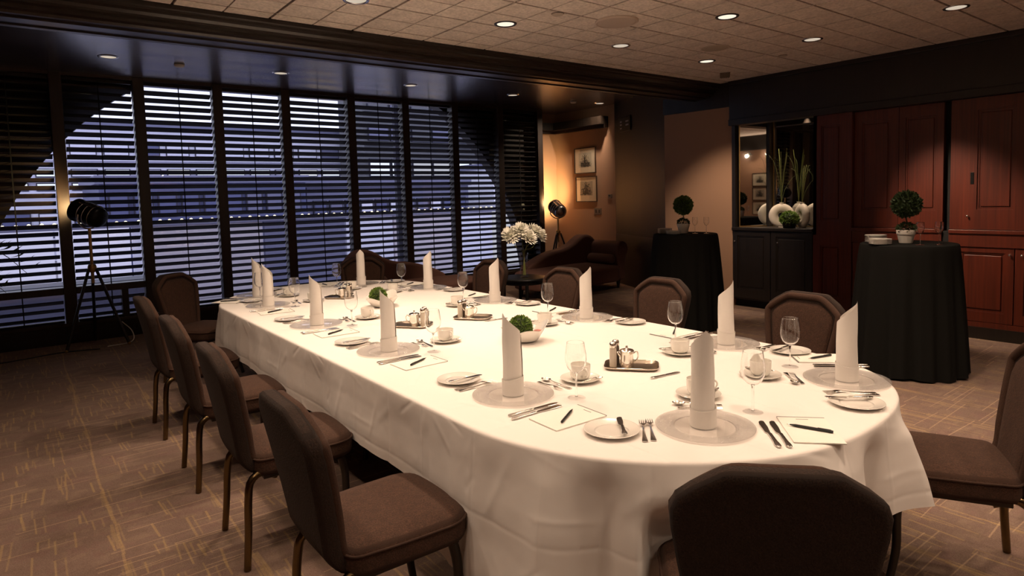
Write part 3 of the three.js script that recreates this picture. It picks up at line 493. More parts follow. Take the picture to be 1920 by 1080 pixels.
// chairs: x, z, the way they face, label
const CHAIRS = [
  [0.955, -2.03, 1, 0.02, 'brown tweed banquet chair on the left side, nearest the camera'],
  [0.955, -3.0, 1, 0.03, 'brown tweed banquet chair on the left side, second from the camera'],
  [0.955, -3.95, 1, 0.02, 'brown tweed banquet chair on the left side, third from the camera'],
  [0.955, -4.97, 1, 0, 'brown tweed banquet chair on the left side, fourth from the camera'],
  [1.27, -6.22, 0.6, 0.8, 'brown banquet chair at the far left end, its back against the dark window'],
  [2.78, -6.22, -0.5, 0.85, 'brown banquet chair at the far right end, in front of the left chaise'],
  [3.33, -5.05, -1, 0.05, 'brown banquet chair on the right side, farthest, beside the flower table'],
  [3.33, -4.0, -1, 0.0, 'brown banquet chair on the right side in front of the right chaise'],
  [3.33, -2.96, -1, 0.0, 'brown banquet chair on the right side before the far black cocktail table'],
  [3.33, -1.92, -1, -0.05, 'brown banquet chair on the right side nearest the camera, by the glossy niche'],
  [1.54, -0.96, 0.732, -0.681, 'brown tweed banquet chair in the foreground seen from behind'],
  [2.91, -0.94, -0.479, -0.878, 'brown tweed banquet chair cut off by the right edge of the photo'],
];
const SEATS = CHAIRS.filter((c) => Math.abs(c[2]) < 0.95).map(([x, z, fx, fz]) => { const l = Math.hypot(fx, fz); return [x, z, fx / l, fz / l]; });
// ---------------------------------------------------------------- dining table and its cloth
const TOP = 0.765, TX = 2.13, TZ0 = -5.25, TZ1 = -1.85, TR = 0.93;
const BULGE = (a) => (a > 0 && a < Math.PI / 2 ? 1 + 0.075 * Math.sin(2 * a) ** 2 : 1);   // the near right corner of the top is squarer
{
  const t = thing('dining_table', 'long round-ended banquet table hidden under the white cloth', 'table', [TX, 0, (TZ0 + TZ1) / 2]);
  const o = []; const h = (TZ1 - TZ0) / 2; for (let i = 0; i <= 32; i++) { const a = Math.PI * i / 32, q = 0.9 * BULGE(a); o.push([Math.cos(a) * q, h + Math.sin(a) * q]); } for (let i = 0; i <= 32; i++) { const a = Math.PI + Math.PI * i / 32; o.push([Math.cos(a) * 0.9, -h + Math.sin(a) * 0.9]); }
  part('tabletop', padGeo(o, [[0, 0.722], [0, 0.755], [0.006, 0.76]], 0.6), M.darkWood, t);
  for (const z of [-h, 0, h]) for (const s of [-1, 1]) part('leg', tube([[s * 0.5, 0.722, z], [s * 0.52, 0.4, z], [s * 0.56, 0.003, z]], 0.017, 8, 8), M.blackMetal, t);
  for (const z of [-h, 0, h]) part('stretcher', tube([[-0.53, 0.3, z], [0.53, 0.3, z]], 0.011, 4, 8), M.blackMetal, t);
}
{
  const path = [], LS = TZ1 - TZ0, LC = Math.PI * TR, NS = 150, NC = 170;
  for (let i = 0; i < NS; i++) path.push([TX - TR, TZ0 + LS * i / NS, -1, 0, 'L', i / NS]);
  for (let i = 0; i < NC; i++) { const a = Math.PI - Math.PI * i / NC; path.push([TX + Math.cos(a) * TR * BULGE(a), TZ1 + Math.sin(a) * TR * BULGE(a), Math.cos(a), Math.sin(a), 'N', i / NC]); }
  for (let i = 0; i < NS; i++) path.push([TX + TR, TZ1 - LS * i / NS, 1, 0, 'R', i / NS]);
  for (let i = 0; i < NC; i++) { const a = -Math.PI * i / NC; path.push([TX + Math.cos(a) * TR, TZ0 + Math.sin(a) * TR, Math.cos(a), Math.sin(a), 'F', i / NC]); }
  const n = path.length, rows = [];
  const CREASES = Array.from({ length: 13 }, (_, i) => [0.12 + i * 0.27 + rr(-0.06, 0.06), rr(0.35, 0.8) * (i % 3 === 1 ? -1 : 1), rr(0.02, 0.045)]);
  const tri = (x) => Math.abs(((x % 1) + 1) % 1 - 0.5) * 4 - 1;
  const info = path.map(([x, z, nx, nz, k, u], i) => {
    let hem, amp, flare, f;
    if (k === 'L' || k === 'R') {
      const s = u * LS; const near = k === 'L' ? sstep(3.13, 3.16, s) : sstep(0.24, 0.21, s);   // where the end cloth overlaps the side cloth
      hem = lerp(0.425, k === 'L' ? 0.24 : 0.43, near); hem += 0.012 * Math.sin(s * 3.1); amp = 0.014; flare = 0.012 + 0.012 * near;
      f = 0.55 * Math.sin(s * 5.3 + 1) + 0.25 * Math.sin(s * 13 + 2 * Math.sin(s * 2)); for (const c of CREASES) f += c[1] * Math.exp(-Math.abs(s - c[0]) / c[2]);
      if (near > 0) f += near * 0.4;
    } else {
      const s = u * LC, e = Math.sin(Math.PI * u), near = k === 'N' ? 1 : 0;
      hem = near ? lerp(lerp(0.24, 0.06, sstep(0.0, 0.2, u)), 0.43, sstep(0.4, 0.46, u)) : lerp(0.425, 0.3, sstep(0.05, 0.3, u) * sstep(0.95, 0.7, u));
      amp = lerp(0.017, 0.11, sstep(0.02, 0.22, u) * sstep(0.98, 0.8, u)); flare = lerp(0.014 + near * 0.01, lerp(0.1, 0.045, sstep(0.3, 0.6, u)), Math.sqrt(e));
      const q = s / 0.44 + 0.16 * Math.sin(s * 2.6) + 0.1, w = tri(q); f = 0.9 * w * (0.7 + 0.3 * Math.sin(Math.floor(q + 0.25) * 2.1)) + 0.12 * Math.sin(s * 31 + 1.3);
    }
    return { hem, amp, flare, f, u, k };
  });
  const prof = [[-0.05, 0], [-0.02, 0], [-0.012, -0.001], [-0.006, -0.003], [-0.002, -0.0075], [0, -0.014]];   // rolled edge: [outward, down]
  const pos = [], idx = [];
  for (const [o, d] of prof) for (const [x, z, nx, nz] of path) pos.push(x + nx * o, TOP + d, z + nz * o);
  const K = 26;
  for (let r = 1; r <= K; r++) { const t = r / K; path.forEach(([x, z, nx, nz], i) => { const q = info[i], y0 = TOP - 0.014, y = lerp(y0, q.hem, t); const dd = (y0 - y); const e = q.flare * Math.pow(t, 0.9) * (y0 - q.hem) / 0.5 + q.amp * q.f * Math.pow(t, 0.6) * Math.min(1, dd / 0.08) + 0.002 * tri(dd / 0.23) * Math.min(1, t * 4); let X = x + nx * e, Z = z + nz * e; for (const c of SEATS) { const lx = (X - c[0]) * c[3] - (Z - c[1]) * c[2], lz = (X - c[0]) * c[2] + (Z - c[1]) * c[3], lim = 0.25 - 0.3 * Math.max(0, Math.abs(lx) - 0.1); const top = 0.51 + 1.3 * Math.max(0, lim - lz - 0.012); if (y < top && Math.abs(lx) < 0.3 && lz < lim && lz > -0.4) { const k = (lim - lz) * sstep(top, 0.487, y) * sstep(0.3, 0.25, Math.abs(lx)); X += c[2] * k; Z += c[3] * k; } } pos.push(X, y, Z); }); }
  const total = prof.length + K;
  for (let r = 0; r < total - 1; r++) for (let i = 0; i < n; i++) { const a = r * n + i, b = r * n + (i + 1) % n, c = a + n, d = b + n; idx.push(a, b, c, b, d, c); }
  // flat top: strip rows across between matching perimeter points, gently uneven so that the cloth is not a mirror-flat board
  const ring = path.map((_, i) => i), mid = pos.length / 3, G = 12;
  for (let g = 1; g <= G; g++) { const k = g / G; path.forEach(([x, z, nx, nz], i) => { const X = x - nx * 0.05, Z = z - nz * 0.05, cz = clamp(Z, TZ0, TZ1); const px = lerp(X, TX, k), pz = lerp(Z, cz, k); pos.push(px, TOP + 0.0006 * Math.sin(px * 7 + 1) * Math.sin(pz * 5) * Math.min(1, k * 3), pz); }); }
  for (let g = 0; g < G; g++) for (let i = 0; i < n; i++) { const A = g ? mid + (g - 1) * n : 0, B = mid + g * n, a = A + i, b = A + (i + 1) % n, c = B + i, d = B + (i + 1) % n; idx.push(a, c, b, b, c, d); }
  const g = new THREE.BufferGeometry(); g.setAttribute('position', new THREE.Float32BufferAttribute(pos, 3)); g.setIndex(idx); g.computeVertexNormals();
  { const nn = g.attributes.normal; let s = 0; for (let i = mid; i < pos.length / 3; i++) s += nn.getY(i); if (s < 0) { const id = g.index.array; for (let i = 0; i < id.length; i += 3) { const q = id[i]; id[i] = id[i + 1]; id[i + 1] = q; } g.computeVertexNormals(); } }
  { const p = g.attributes.position, uv = new Float32Array(p.count * 2), per = 2 * LS + 2 * LC; const arc = path.map(([, , , , k, u]) => k === 'L' ? u * LS : k === 'N' ? LS + u * LC : k === 'R' ? LS + LC + u * LS : 2 * LS + LC + u * LC); for (let i = 0; i < p.count; i++) { const sk = i >= 4 * n && i < mid; uv[2 * i] = sk ? arc[i % n] : p.getX(i); uv[2 * i + 1] = sk ? p.getY(i) : p.getZ(i); } g.setAttribute('uv', new THREE.BufferAttribute(uv, 2)); }
  M.linen.side = THREE.DoubleSide;
  single('tablecloth', g, M.linen, 'white linen tablecloth draped in folds over the long dining table', 'tablecloth');
}
// ---------------------------------------------------------------- banquet chairs
function makeChair() {
  const t = thing('banquet_chair', 'x', 'chair', [0, 0, 0], 0, 'brown banquet chairs around the dining table');
  // seat: rounded trapezoid, waterfall front (+z is the front)
  const out = smoothClosed([[-0.2, -0.2], [0.2, -0.2], [0.222, -0.12], [0.235, 0.08], [0.232, 0.17], [0.19, 0.225], [0.1, 0.243], [-0.1, 0.243], [-0.19, 0.225], [-0.232, 0.17], [-0.235, 0.08], [-0.222, -0.12]], 64);
  part('seat', padGeo(out, [[0.03, 0.385], [0.006, 0.392], [0.0, 0.41], [0.0, 0.455], [0.004, 0.47], [0.016, 0.482], [0.05, 0.492], [1.35, 0.499], [1.7, 0.502]]), M.tweed, t);
  const pip = out.map(([x, z]) => [x * 1.004, 0.462, z * 1.004]);
  part('piping', new THREE.TubeGeometry(new THREE.CatmullRomCurve3(pip.map((p) => V3(...p)), true), 96, 0.005, 6, true), M.tweedRim, t);
  // backrest: flat shape bent backwards; y up, thickness along z
  const half = [[0.175, 0.4], [0.183, 0.47], [0.2, 0.58], [0.222, 0.7], [0.236, 0.79], [0.238, 0.84], [0.225, 0.875], [0.19, 0.905], [0.128, 0.944], [0.11, 0.949], [0.05, 0.95]];
  const full = [...half, ...half.slice().reverse().map(([x, y]) => [-x, y])];
  const bend = (y) => -0.2 - 0.012 * sstep(0.38, 0.5, y) - 0.1 * Math.pow(clamp((y - 0.4) / 0.55, 0, 1.1), 1.25) + 0.06 * Math.pow(clamp((0.47 - y) / 0.1, 0, 1.2), 1.6);
  const dense = []; for (let i = 0; i < full.length; i++) { const a = full[i], b = full[(i + 1) % full.length]; const m = Math.max(1, Math.round(Math.hypot(b[0] - a[0], b[1] - a[1]) / 0.02)); for (let j = 0; j < m; j++) dense.push([lerp(a[0], b[0], j / m), lerp(a[1], b[1], j / m)]); }
  const bentPad = (outl, rows) => { const n = outl.length; const g = padGeo(outl.map(([x, y]) => [x, y]), rows); const p = g.attributes.position; // padGeo lies in x/z with height y: here outline z is our y
    for (let i = 0; i < p.count; i++) { const x = p.getX(i), d = p.getY(i), y = p.getZ(i); p.setXYZ(i, x, y, bend(y) + d - 0.02 * (1 - Math.pow(x / 0.24, 2)) * 0.6); } g.computeVertexNormals(); return uvMetric(g); };
  const flip = (g) => { const id = g.index.array; for (let i = 0; i < id.length; i += 3) { const q = id[i]; id[i] = id[i + 1]; id[i + 1] = q; } g.computeVertexNormals(); return g; };
  const ringsBack = [[0.02, -0.05], [0.006, -0.046], [0.0, -0.034], [0.0, -0.006], [0.006, 0.006], [0.03, 0.01], [1.1, 0.01], [1.25, 0.01], [1.4, 0.01], [1.55, 0.01], [1.7, 0.01], [1.85, 0.01]];
  const ringsB2 = [[1.85, -0.05], [1.7, -0.05], [1.55, -0.05], [1.4, -0.05], [1.25, -0.05], [1.1, -0.05], ...ringsBack];
  part('backrest', flip(bentPad(dense, ringsB2)), M.tweedBackShade, t);
  const ins = dense.map(([x, y]) => [x * 0.8, y > 0.68 ? 0.68 + (y - 0.68) * 0.8 : 0.68 + (y - 0.68) * 0.86]);
  part('back_panel', flip(bentPad(ins, [[0.0, 0.008], [0.002, 0.013], [0.012, 0.019], [1.1, 0.024], [1.3, 0.027], [1.5, 0.028], [1.75, 0.028]])), M.tweed, t);
  const rimP = half.slice(0).map(([x, y]) => [x - 0.02, Math.min(y, 0.95) - (y > 0.86 ? 0.022 : 0)]); const rimL = [...rimP, ...rimP.slice().reverse().map(([x, y]) => [-x, y])].map(([x, y]) => [x, y, bend(y) + 0.012 - 0.012 * (1 - Math.pow(x / 0.24, 2))]);
  { const c = new THREE.CatmullRomCurve3(rimL.map((p) => V3(...p)), false, 'centripetal'); part('welt', new THREE.TubeGeometry(c, 90, 0.0185, 8, false), M.tweedRim, t); }
  // legs
  for (const s of [-1, 1]) part('leg', taperTube([[s * 0.17, 0.4, 0.17], [s * 0.182, 0.3, 0.188], [s * 0.188, 0.14, 0.19], [s * 0.2, 0.003, 0.215]], (u) => lerp(0.019, 0.014, u), 14, 10), M.legDark, t, 'dark front leg');
  for (const s of [-1, 1]) part('leg', taperTube([[s * 0.175, 0.37, -0.12], [s * 0.185, 0.4, -0.19], [s * 0.19, 0.372, -0.232], [s * 0.197, 0.3, -0.247], [s * 0.205, 0.16, -0.256], [s * 0.214, 0.003, -0.27]], (u) => lerp(0.0175, 0.015, u), 22, 10), M.bronze, t, 'bronze rear leg bent at the top');
  part('seat_frame', merge([bx(-0.19, 0.19, 0.37, 0.392, 0.15, 0.19, 0.004), bx(-0.19, 0.19, 0.37, 0.392, -0.18, -0.14, 0.004), bx(-0.2, -0.17, 0.37, 0.392, -0.18, 0.19, 0.004), bx(0.17, 0.2, 0.37, 0.392, -0.18, 0.19, 0.004)]), M.legDark, t);
  return t;
}
const chair = makeChair();
let chairs = 0;
function seatChair(x, z, fx, fz, label) { const turn = Math.atan2(fx, fz); if (chairs++) return copy(chair, [x, 0, z], turn, label); chair.position.set(x, 0, z); chair.rotation.y = turn; chair.userData.label = label; return chair; }
CHAIRS.forEach((c) => seatChair(...c));
// ---------------------------------------------------------------- tableware: one of each kind with its parts, then clones
const CL = TOP + 0.0012;                                               // resting height on the cloth
const GRP = { charger: 'charger plates on the table', napkin: 'rolled napkins on the chargers', glass: 'wine glasses on the table', cup: 'coffee cups on the table', saucer: 'saucers on the table', teaspoon: 'teaspoons on the saucers', bread: 'bread plates on the table', butter: 'butter knives on the bread plates', fork: 'dinner forks on the table', knife: 'dinner knives on the table', dspoon: 'dessert spoons on the table', dfork: 'dessert forks on the table', pad: 'note pads on the table', pen: 'pens on the note pads' };
const proto = {};
{
  let t = proto.charger = thing('charger_plate', 'x', 'plate', [0, 0, 0], 0, GRP.charger);
  part('rim', lathe([[0.104, 0.004], [0.112, 0.0065], [0.16, 0.0085], [0.165, 0.008], [0.165, 0.0065], [0.16, 0.006], [0.112, 0.0045], [0.1, 0.001]], 56), M.charger, t);
  part('well', lathe([[0, 0.0005], [0.095, 0.0005], [0.1, 0.001], [0.1035, 0.004], [0.098, 0.003], [0.0, 0.003]], 48), M.chargerFlat, t);
  // rolled napkin: spiral sheet cut obliquely at the top, and a turned-up cuff at its base
  t = proto.napkin = thing('rolled_napkin', 'x', 'napkin', [0, 0, 0], 0, GRP.napkin);
  { const N = 110, K = 14, pos = [], idx = [], turns = 1.55;
    for (let j = 0; j <= K; j++) for (let i = 0; i <= N; i++) { const u = i / N, a = u * turns * Math.PI * 2; const dd = Math.abs(((a / Math.PI + 1) % 2) - 1), top = 0.334 - 0.1 * Math.pow(dd, 0.92) - (u < 0.4 ? 0.01 : 0); const y = lerp(0.0, top, j / K); const r = lerp(0.032, 0.0385, u) + 0.0042 * (1 - y / 0.33) + 0.0009 * Math.sin(a * 3 + y * 30); pos.push(Math.cos(a) * r, y, Math.sin(a) * r); }
    for (let j = 0; j < K; j++) for (let i = 0; i < N; i++) { const a = j * (N + 1) + i, b = a + 1, c = a + N + 1, d = c + 1; idx.push(a, c, b, b, c, d); }
    const g = new THREE.BufferGeometry(); g.setAttribute('position', new THREE.Float32BufferAttribute(pos, 3)); g.setIndex(idx); g.computeVertexNormals(); part('roll', uvMetric(g), M.napkin, t); }
  { const N = 64, pos = [], idx = [], rows = [[0.0438, 0], [0.0442, 0.02], [0.0438, 0.045], [0.045, 1], [0.0442, 1.02], [0.043, 0.97], [0.043, 0.02]];
    rows.forEach(([r, y]) => { for (let i = 0; i <= N; i++) { const a = i / N * Math.PI * 2, lip = 0.066 - 0.007 * Math.cos(a - 0.6) ; const yy = y > 0.5 ? lip * y : y; pos.push(Math.cos(a) * r, yy, Math.sin(a) * r); } });
    for (let j = 0; j < rows.length - 1; j++) for (let i = 0; i < N; i++) { const a = j * (N + 1) + i, b = a + 1, c = a + N + 1, d = c + 1; idx.push(a, c, b, b, c, d); }
    const g = new THREE.BufferGeometry(); g.setAttribute('position', new THREE.Float32BufferAttribute(pos, 3)); g.setIndex(idx); g.computeVertexNormals(); part('cuff', uvMetric(g), M.napkin, t); }
  // wine glass
  t = proto.glass = thing('wine_glass', 'x', 'glass', [0, 0, 0], 0, GRP.glass);
  const outer = [[0.0, 0.1005], [0.008, 0.1012], [0.02, 0.106], [0.032, 0.118], [0.0395, 0.135], [0.0425, 0.155], [0.0415, 0.178], [0.0375, 0.203], [0.0345, 0.222]];
  part('bowl', lathe([...outer, [0.0338, 0.2228], [0.033, 0.222], ...outer.slice(2, -1).reverse().map(([x, y]) => [x - 0.0014, y + 0.0006]), [0.008, 0.103], [0, 0.1025]], 40), M.glass, t);
  part('stem', lathe([[0, 0.0048], [0.0055, 0.006], [0.0038, 0.015], [0.0034, 0.05], [0.0036, 0.085], [0.0062, 0.098], [0.006, 0.1], [0, 0.1002]], 20), M.glass, t);
  part('foot', lathe([[0, 0], [0.034, 0], [0.0365, 0.0012], [0.034, 0.0022], [0.015, 0.0036], [0.005, 0.0046], [0, 0.0046]], 36), M.glassThin, t);
  // coffee cup, saucer
  t = proto.cup = thing('coffee_cup', 'x', 'cup', [0, 0, 0], 0, GRP.cup);
  part('bowl', lathe([[0, 0], [0.026, 0], [0.027, 0.003], [0.037, 0.008], [0.0425, 0.018], [0.0445, 0.035], [0.045, 0.064], [0.0442, 0.0655], [0.0428, 0.064], [0.0422, 0.035], [0.04, 0.02], [0.034, 0.011], [0, 0.009]], 40), M.china, t);
  part('handle', taperTube([[0.0435, 0.052, 0], [0.06, 0.057, 0], [0.072, 0.045, 0], [0.068, 0.028, 0], [0.0425, 0.018, 0]], () => 0.0038, 20, 8), M.china, t);
  t = proto.saucer = thing('saucer', 'x', 'saucer', [0, 0, 0], 0, GRP.saucer);
  part('dish', lathe([[0, 0.0], [0.045, 0.0], [0.048, 0.002], [0.08, 0.011], [0.086, 0.0155], [0.085, 0.017], [0.078, 0.0145], [0.05, 0.0065], [0.034, 0.005], [0, 0.005]], 44), M.china, t);
  part('foot_ring', lathe([[0.034, 0.0052], [0.036, 0.0068], [0.038, 0.0052]], 36), M.china, t);
  t = proto.bread = thing('bread_plate', 'x', 'plate', [0, 0, 0], 0, GRP.bread);
  part('rim', lathe([[0.058, 0.006], [0.064, 0.0085], [0.09, 0.014], [0.094, 0.0145], [0.0945, 0.013], [0.088, 0.0105], [0.06, 0.002], [0.055, 0.0]], 48), M.china, t);
  part('well', lathe([[0, 0], [0.055, 0], [0.0578, 0.006], [0.05, 0.005], [0, 0.005]], 40), M.china, t);
  // cutlery, tip towards +z
  const flat = (pts, th, y) => { const g = extrude(pts.map(([x, z]) => [x, -z]), th - 0.0008, 0.0004, 1, 6); g.rotateX(-Math.PI / 2); g.translate(0, y, 0); g.computeVertexNormals(); return uvMetric(g); };
  const sym = (h) => [...h, ...h.slice().reverse().map(([x, z]) => [-x, z])];
  const arch = (g, f) => { const p = g.attributes.position; for (let i = 0; i < p.count; i++) p.setY(i, p.getY(i) + f(p.getZ(i))); g.computeVertexNormals(); return g; };
  const knifeHandle = (l) => padGeo(smoothClosed(sym([[0.004, -l / 2], [0.0085, -l / 2 + 0.008], [0.0095, -l / 2 + 0.02], [0.0072, -l * 0.1], [0.006, l * 0.35], [0.0052, l / 2]]), 40), [[0.003, 0], [0.0005, 0.0015], [0, 0.0035], [0.0005, 0.0055], [0.003, 0.0068]]);
  const mkKnife = (name, cat, grp, hl, bl, w) => { const k = thing(name, 'x', cat, [0, 0, 0], 0, grp); const h = knifeHandle(hl); h.translate(0, 0, -bl / 2); part('handle', h, M.steel, k); part('blade', flat([[-0.0035, hl / 2 - bl / 2], [0.004, hl / 2 - bl / 2], [w * 0.55, hl / 2 - bl / 2 + 0.012], [w * 0.6, hl / 2 + bl * 0.25], [w * 0.45, hl / 2 + bl * 0.42], [0, hl / 2 + bl * 0.5], [-w * 0.4, hl / 2 + bl * 0.47], [-w * 0.42, hl / 2]], 0.0022, 0.0018), M.steel, k); return k; };
  proto.knife = mkKnife('dinner_knife', 'knife', GRP.knife, 0.115, 0.12, 0.021);
  proto.butter = mkKnife('butter_knife', 'knife', GRP.butter, 0.085, 0.085, 0.02);
  const mkFork = (name, grp, L) => { const f = thing(name, 'x', 'fork', [0, 0, 0], 0, grp), s = L / 0.19;
    const rise = (z) => 0.0015 + 0.008 * Math.exp(-Math.pow((z - 0.03 * s) / (0.03 * s), 2));
    part('handle', arch(flat(sym([[0.0088 * s, -0.095 * s], [0.0092 * s, -0.088 * s], [0.006 * s, -0.05 * s], [0.0032 * s, 0.0], [0.0028 * s, 0.028 * s]]), 0.0024, 0), rise), M.steel, f);
    part('head', arch(flat(sym([[0.0028 * s, 0.027 * s], [0.006 * s, 0.036 * s], [0.0118 * s, 0.046 * s], [0.012 * s, 0.056 * s]]), 0.0022, 0), rise), M.steel, f);
    for (let i = 0; i < 4; i++) { const x = (-0.0102 + i * 0.0068) * s; part('tine', arch(flat([[x - 0.0016 * s, 0.0555 * s], [x + 0.0016 * s, 0.0555 * s], [x + 0.0008 * s, 0.094 * s], [x - 0.0008 * s, 0.094 * s]], 0.002, 0), (z) => rise(z) + 0.002 * Math.pow(Math.max(0, (z - 0.056 * s) / (0.038 * s)), 2)), M.steel, f); } return f; };
  proto.fork = mkFork('dinner_fork', GRP.fork, 0.195);
  proto.dfork = mkFork('dessert_fork', GRP.dfork, 0.16);
  const mkSpoon = (name, grp, L) => { const f = thing(name, 'x', 'spoon', [0, 0, 0], 0, grp), s = L / 0.18;
    const rise = (z) => 0.001 + 0.009 * Math.exp(-Math.pow((z - 0.03 * s) / (0.028 * s), 2));
    part('handle', arch(flat(sym([[0.0082 * s, -0.09 * s], [0.0086 * s, -0.083 * s], [0.0055 * s, -0.045 * s], [0.003 * s, 0.0], [0.0028 * s, 0.036 * s]]), 0.0024, 0), rise), M.steel, f);
    const b = lathe([[0, 0], [0.006, 0.0005], [0.012, 0.003], [0.0155, 0.0072], [0.0162, 0.009], [0.0155, 0.009], [0.0115, 0.0042], [0.006, 0.0018], [0, 0.0014]], 24); b.scale(s, s, 1.5 * s); b.translate(0, 0.001, 0.058 * s); part('bowl', b, M.steel, f); return f; };
  proto.dspoon = mkSpoon('dessert_spoon', GRP.dspoon, 0.19);
  proto.teaspoon = mkSpoon('teaspoon', GRP.teaspoon, 0.14);
  // note pad and pen
  t = proto.pad = thing('note_pad', 'x', 'note pad', [0, 0, 0], 0, GRP.pad);
  part('pages', bx(-0.078, 0.078, 0.0002, 0.0038, -0.115, 0.115), M.paper, t); part('binding', bx(-0.078, 0.078, 0.0002, 0.0045, 0.115, 0.119), M.greyInk, t); part('header', bx(-0.02, 0.02, 0.0038, 0.0041, 0.094, 0.098), M.greyInk, t);
  t = proto.pen = thing('pen', 'x', 'pen', [0, 0, 0], 0, GRP.pen);
  { const b = lathe([[0, -0.07], [0.004, -0.07], [0.0046, -0.066], [0.0048, 0.0], [0.0046, 0.045], [0.002, 0.062]], 16); b.rotateX(Math.PI / 2); b.translate(0, 0.005, 0); part('barrel', b, M.ink, t); const p = lathe([[0.0022, 0.0618], [0.0008, 0.0725], [0, 0.073]], 12); p.rotateX(Math.PI / 2); p.translate(0, 0.005, 0); part('tip', p, M.steel, t); part('clip', bx(-0.001, 0.001, 0.0095, 0.011, -0.064, -0.024), M.ink, t); }
}
const placed = {};
function lay(kind, pos, turn, label) { const s = proto[kind]; if (placed[kind]) copy(s, pos, turn, label); else { placed[kind] = true; s.position.set(...pos); s.rotation.y = turn; s.userData.label = label; } }
const SETTINGS = [   // x, z, direction the diner faces, words for the place, look of the napkin (turn)
  [1.80, -1.29, 0.72, -0.69, 'the near-end place behind the foreground chair', 4.07],
  [2.68, -1.225, -0.70, -0.71, 'the near right corner place', 5.15],
  [1.535, -2.011, 1, 0.03, 'the left-side place nearest the camera', 2.9],
  [1.51, -3.06, 1, 0, 'the second left-side place from the camera', 2.75],
  [1.49, -4.045, 1, 0, 'the third left-side place from the camera', 2.8],
  [1.50, -5.09, 1, 0.12, 'the fourth left-side place from the camera', 2.7],
  [1.60, -5.74, 0.62, 0.78, 'the far-end place on the left', 2.7],
  [2.56, -5.70, -0.55, 0.83, 'the far-end place on the right', 4.3],
  [2.87, -4.97, -1, 0.03, 'the farthest right-side place before the chaise', 5.0],
  [2.87, -3.95, -1, 0, 'the right-side place beside the flower table', 5.05],
  [2.88, -2.96, -1, 0, 'the right-side place second from the camera', 4.95],
  [2.885, -1.93, -1, 0, 'the right-side place nearest the camera', 5.1],
];
SETTINGS.forEach(([x, z, fx0, fz0, w, nturn], si) => {
  const l = Math.hypot(fx0, fz0), fx = fx0 / l, fz = fz0 / l, rx = -fz, rz = fx, turn = Math.atan2(fx, fz);
  const at = (a, b, y = CL) => [x + fx * a + rx * b, y, z + fz * a + rz * b], j = () => rr(-0.006, 0.006), ja = () => rr(-0.05, 0.05);
  lay('charger', at(0, 0), rr(0, 6), `clear textured glass charger plate at ${w}`);
  lay('napkin', at(0.005 + j(), j(), CL + 0.0032), nturn, `tall white rolled napkin standing on the charger at ${w}`);
  const bp = si === 1 ? [0.08, -0.32] : [-0.07 + j(), -0.313];
  lay('bread', at(bp[0], bp[1]), 0, `small white bread plate at ${w}`);
  lay('butter', at(bp[0] + 0.015, bp[1] + 0.035, CL + 0.0146), turn + ja() + 0.06, `small butter knife lying across the bread plate at ${w}`);
  const fa = si === 1 ? 0.05 : -0.05;
  lay('fork', at(fa + j(), -0.207), turn + ja() * 0.4, `outer silver fork left of the charger at ${w}`);
  lay('fork', at(fa + j(), -0.1815), turn + ja() * 0.4, `inner silver fork left of the charger at ${w}`);
  lay('knife', at(-0.05 + j(), 0.198), turn + ja() * 0.4, `inner silver knife right of the charger at ${w}`);
  lay('knife', at(-0.055 + j(), 0.232), turn + ja() * 0.4, `outer silver knife right of the charger at ${w}`);
  lay('dspoon', at(0.222 + j(), 0.0), turn + Math.PI / 2 + ja(), `dessert spoon lying above the charger at ${w}`);
  lay('dfork', at(0.188 + j(), 0.01), turn - Math.PI / 2 + ja(), `dessert fork lying above the charger at ${w}`);
  const sq = at(0.34 + j(), 0.03 + j());
  lay('saucer', sq, 0, `white saucer under the coffee cup at ${w}`);
  lay('cup', [sq[0], CL + 0.0069, sq[2]], turn + Math.PI + rr(-0.5, 0.2), `white coffee cup on its saucer at ${w}`);
  lay('teaspoon', [sq[0] + rx * 0.062, CL + 0.0125, sq[2] + rz * 0.062], turn + rr(-0.3, 0.1), `teaspoon on the saucer beside the cup at ${w}`);
  lay('glass', at(0.165 + j(), 0.195 + j()), rr(0, 6), `empty clear wine glass with long stem at ${w}`);
  const pk = at(-0.01, si === 0 ? 0.335 : 0.345 + j());
  lay('pad', pk, turn + ja() * 0.6, `white note pad beside the knives at ${w}`);
  lay('pen', [pk[0], CL + 0.0042, pk[2]], turn + 0.55 + (si === 0 ? 0.55 : 0) + ja(), `black pen lying on the note pad at ${w}`);
});
// ---------------------------------------------------------------- condiment trays down the middle
function trayGeo() { const o = smoothClosed([[-0.118, -0.055], [-0.1, -0.075], [0, -0.079], [0.1, -0.075], [0.118, -0.055], [0.121, 0], [0.118, 0.055], [0.1, 0.075], [0, 0.079], [-0.1, 0.075], [-0.118, 0.055], [-0.121, 0]], 72); return o; }
const trayMat = std({ color: rgb(0.5, 0.42, 0.34), metalness: 1, roughness: 0.28 });
proto.tray = thing('serving_tray', 'x', 'tray', [0, 0, 0], 0, 'silver trays down the middle of the table');
{ const o = trayGeo(); part('dish', padGeo(o, [[0.012, 0], [0.006, 0.002], [0.0, 0.011], [0.002, 0.013], [0.008, 0.0125], [0.02, 0.0045], [1.3, 0.004], [1.6, 0.004]]), trayMat, proto.tray);
  part('rim', new THREE.TubeGeometry(new THREE.CatmullRomCurve3(o.map(([x, z]) => V3(x, 0.0125, z)), true), 90, 0.0028, 6, true), M.silver, proto.tray); }
proto.pot = thing('creamer_pot', 'x', 'creamer', [0, 0, 0], 0, 'silver creamers on the trays');
part('body', lathe([[0, 0], [0.03, 0], [0.0315, 0.004], [0.031, 0.03], [0.029, 0.058], [0.031, 0.068], [0.033, 0.072], [0.0315, 0.073], [0.028, 0.068], [0.027, 0.058], [0, 0.05]], 36), M.silver, proto.pot);
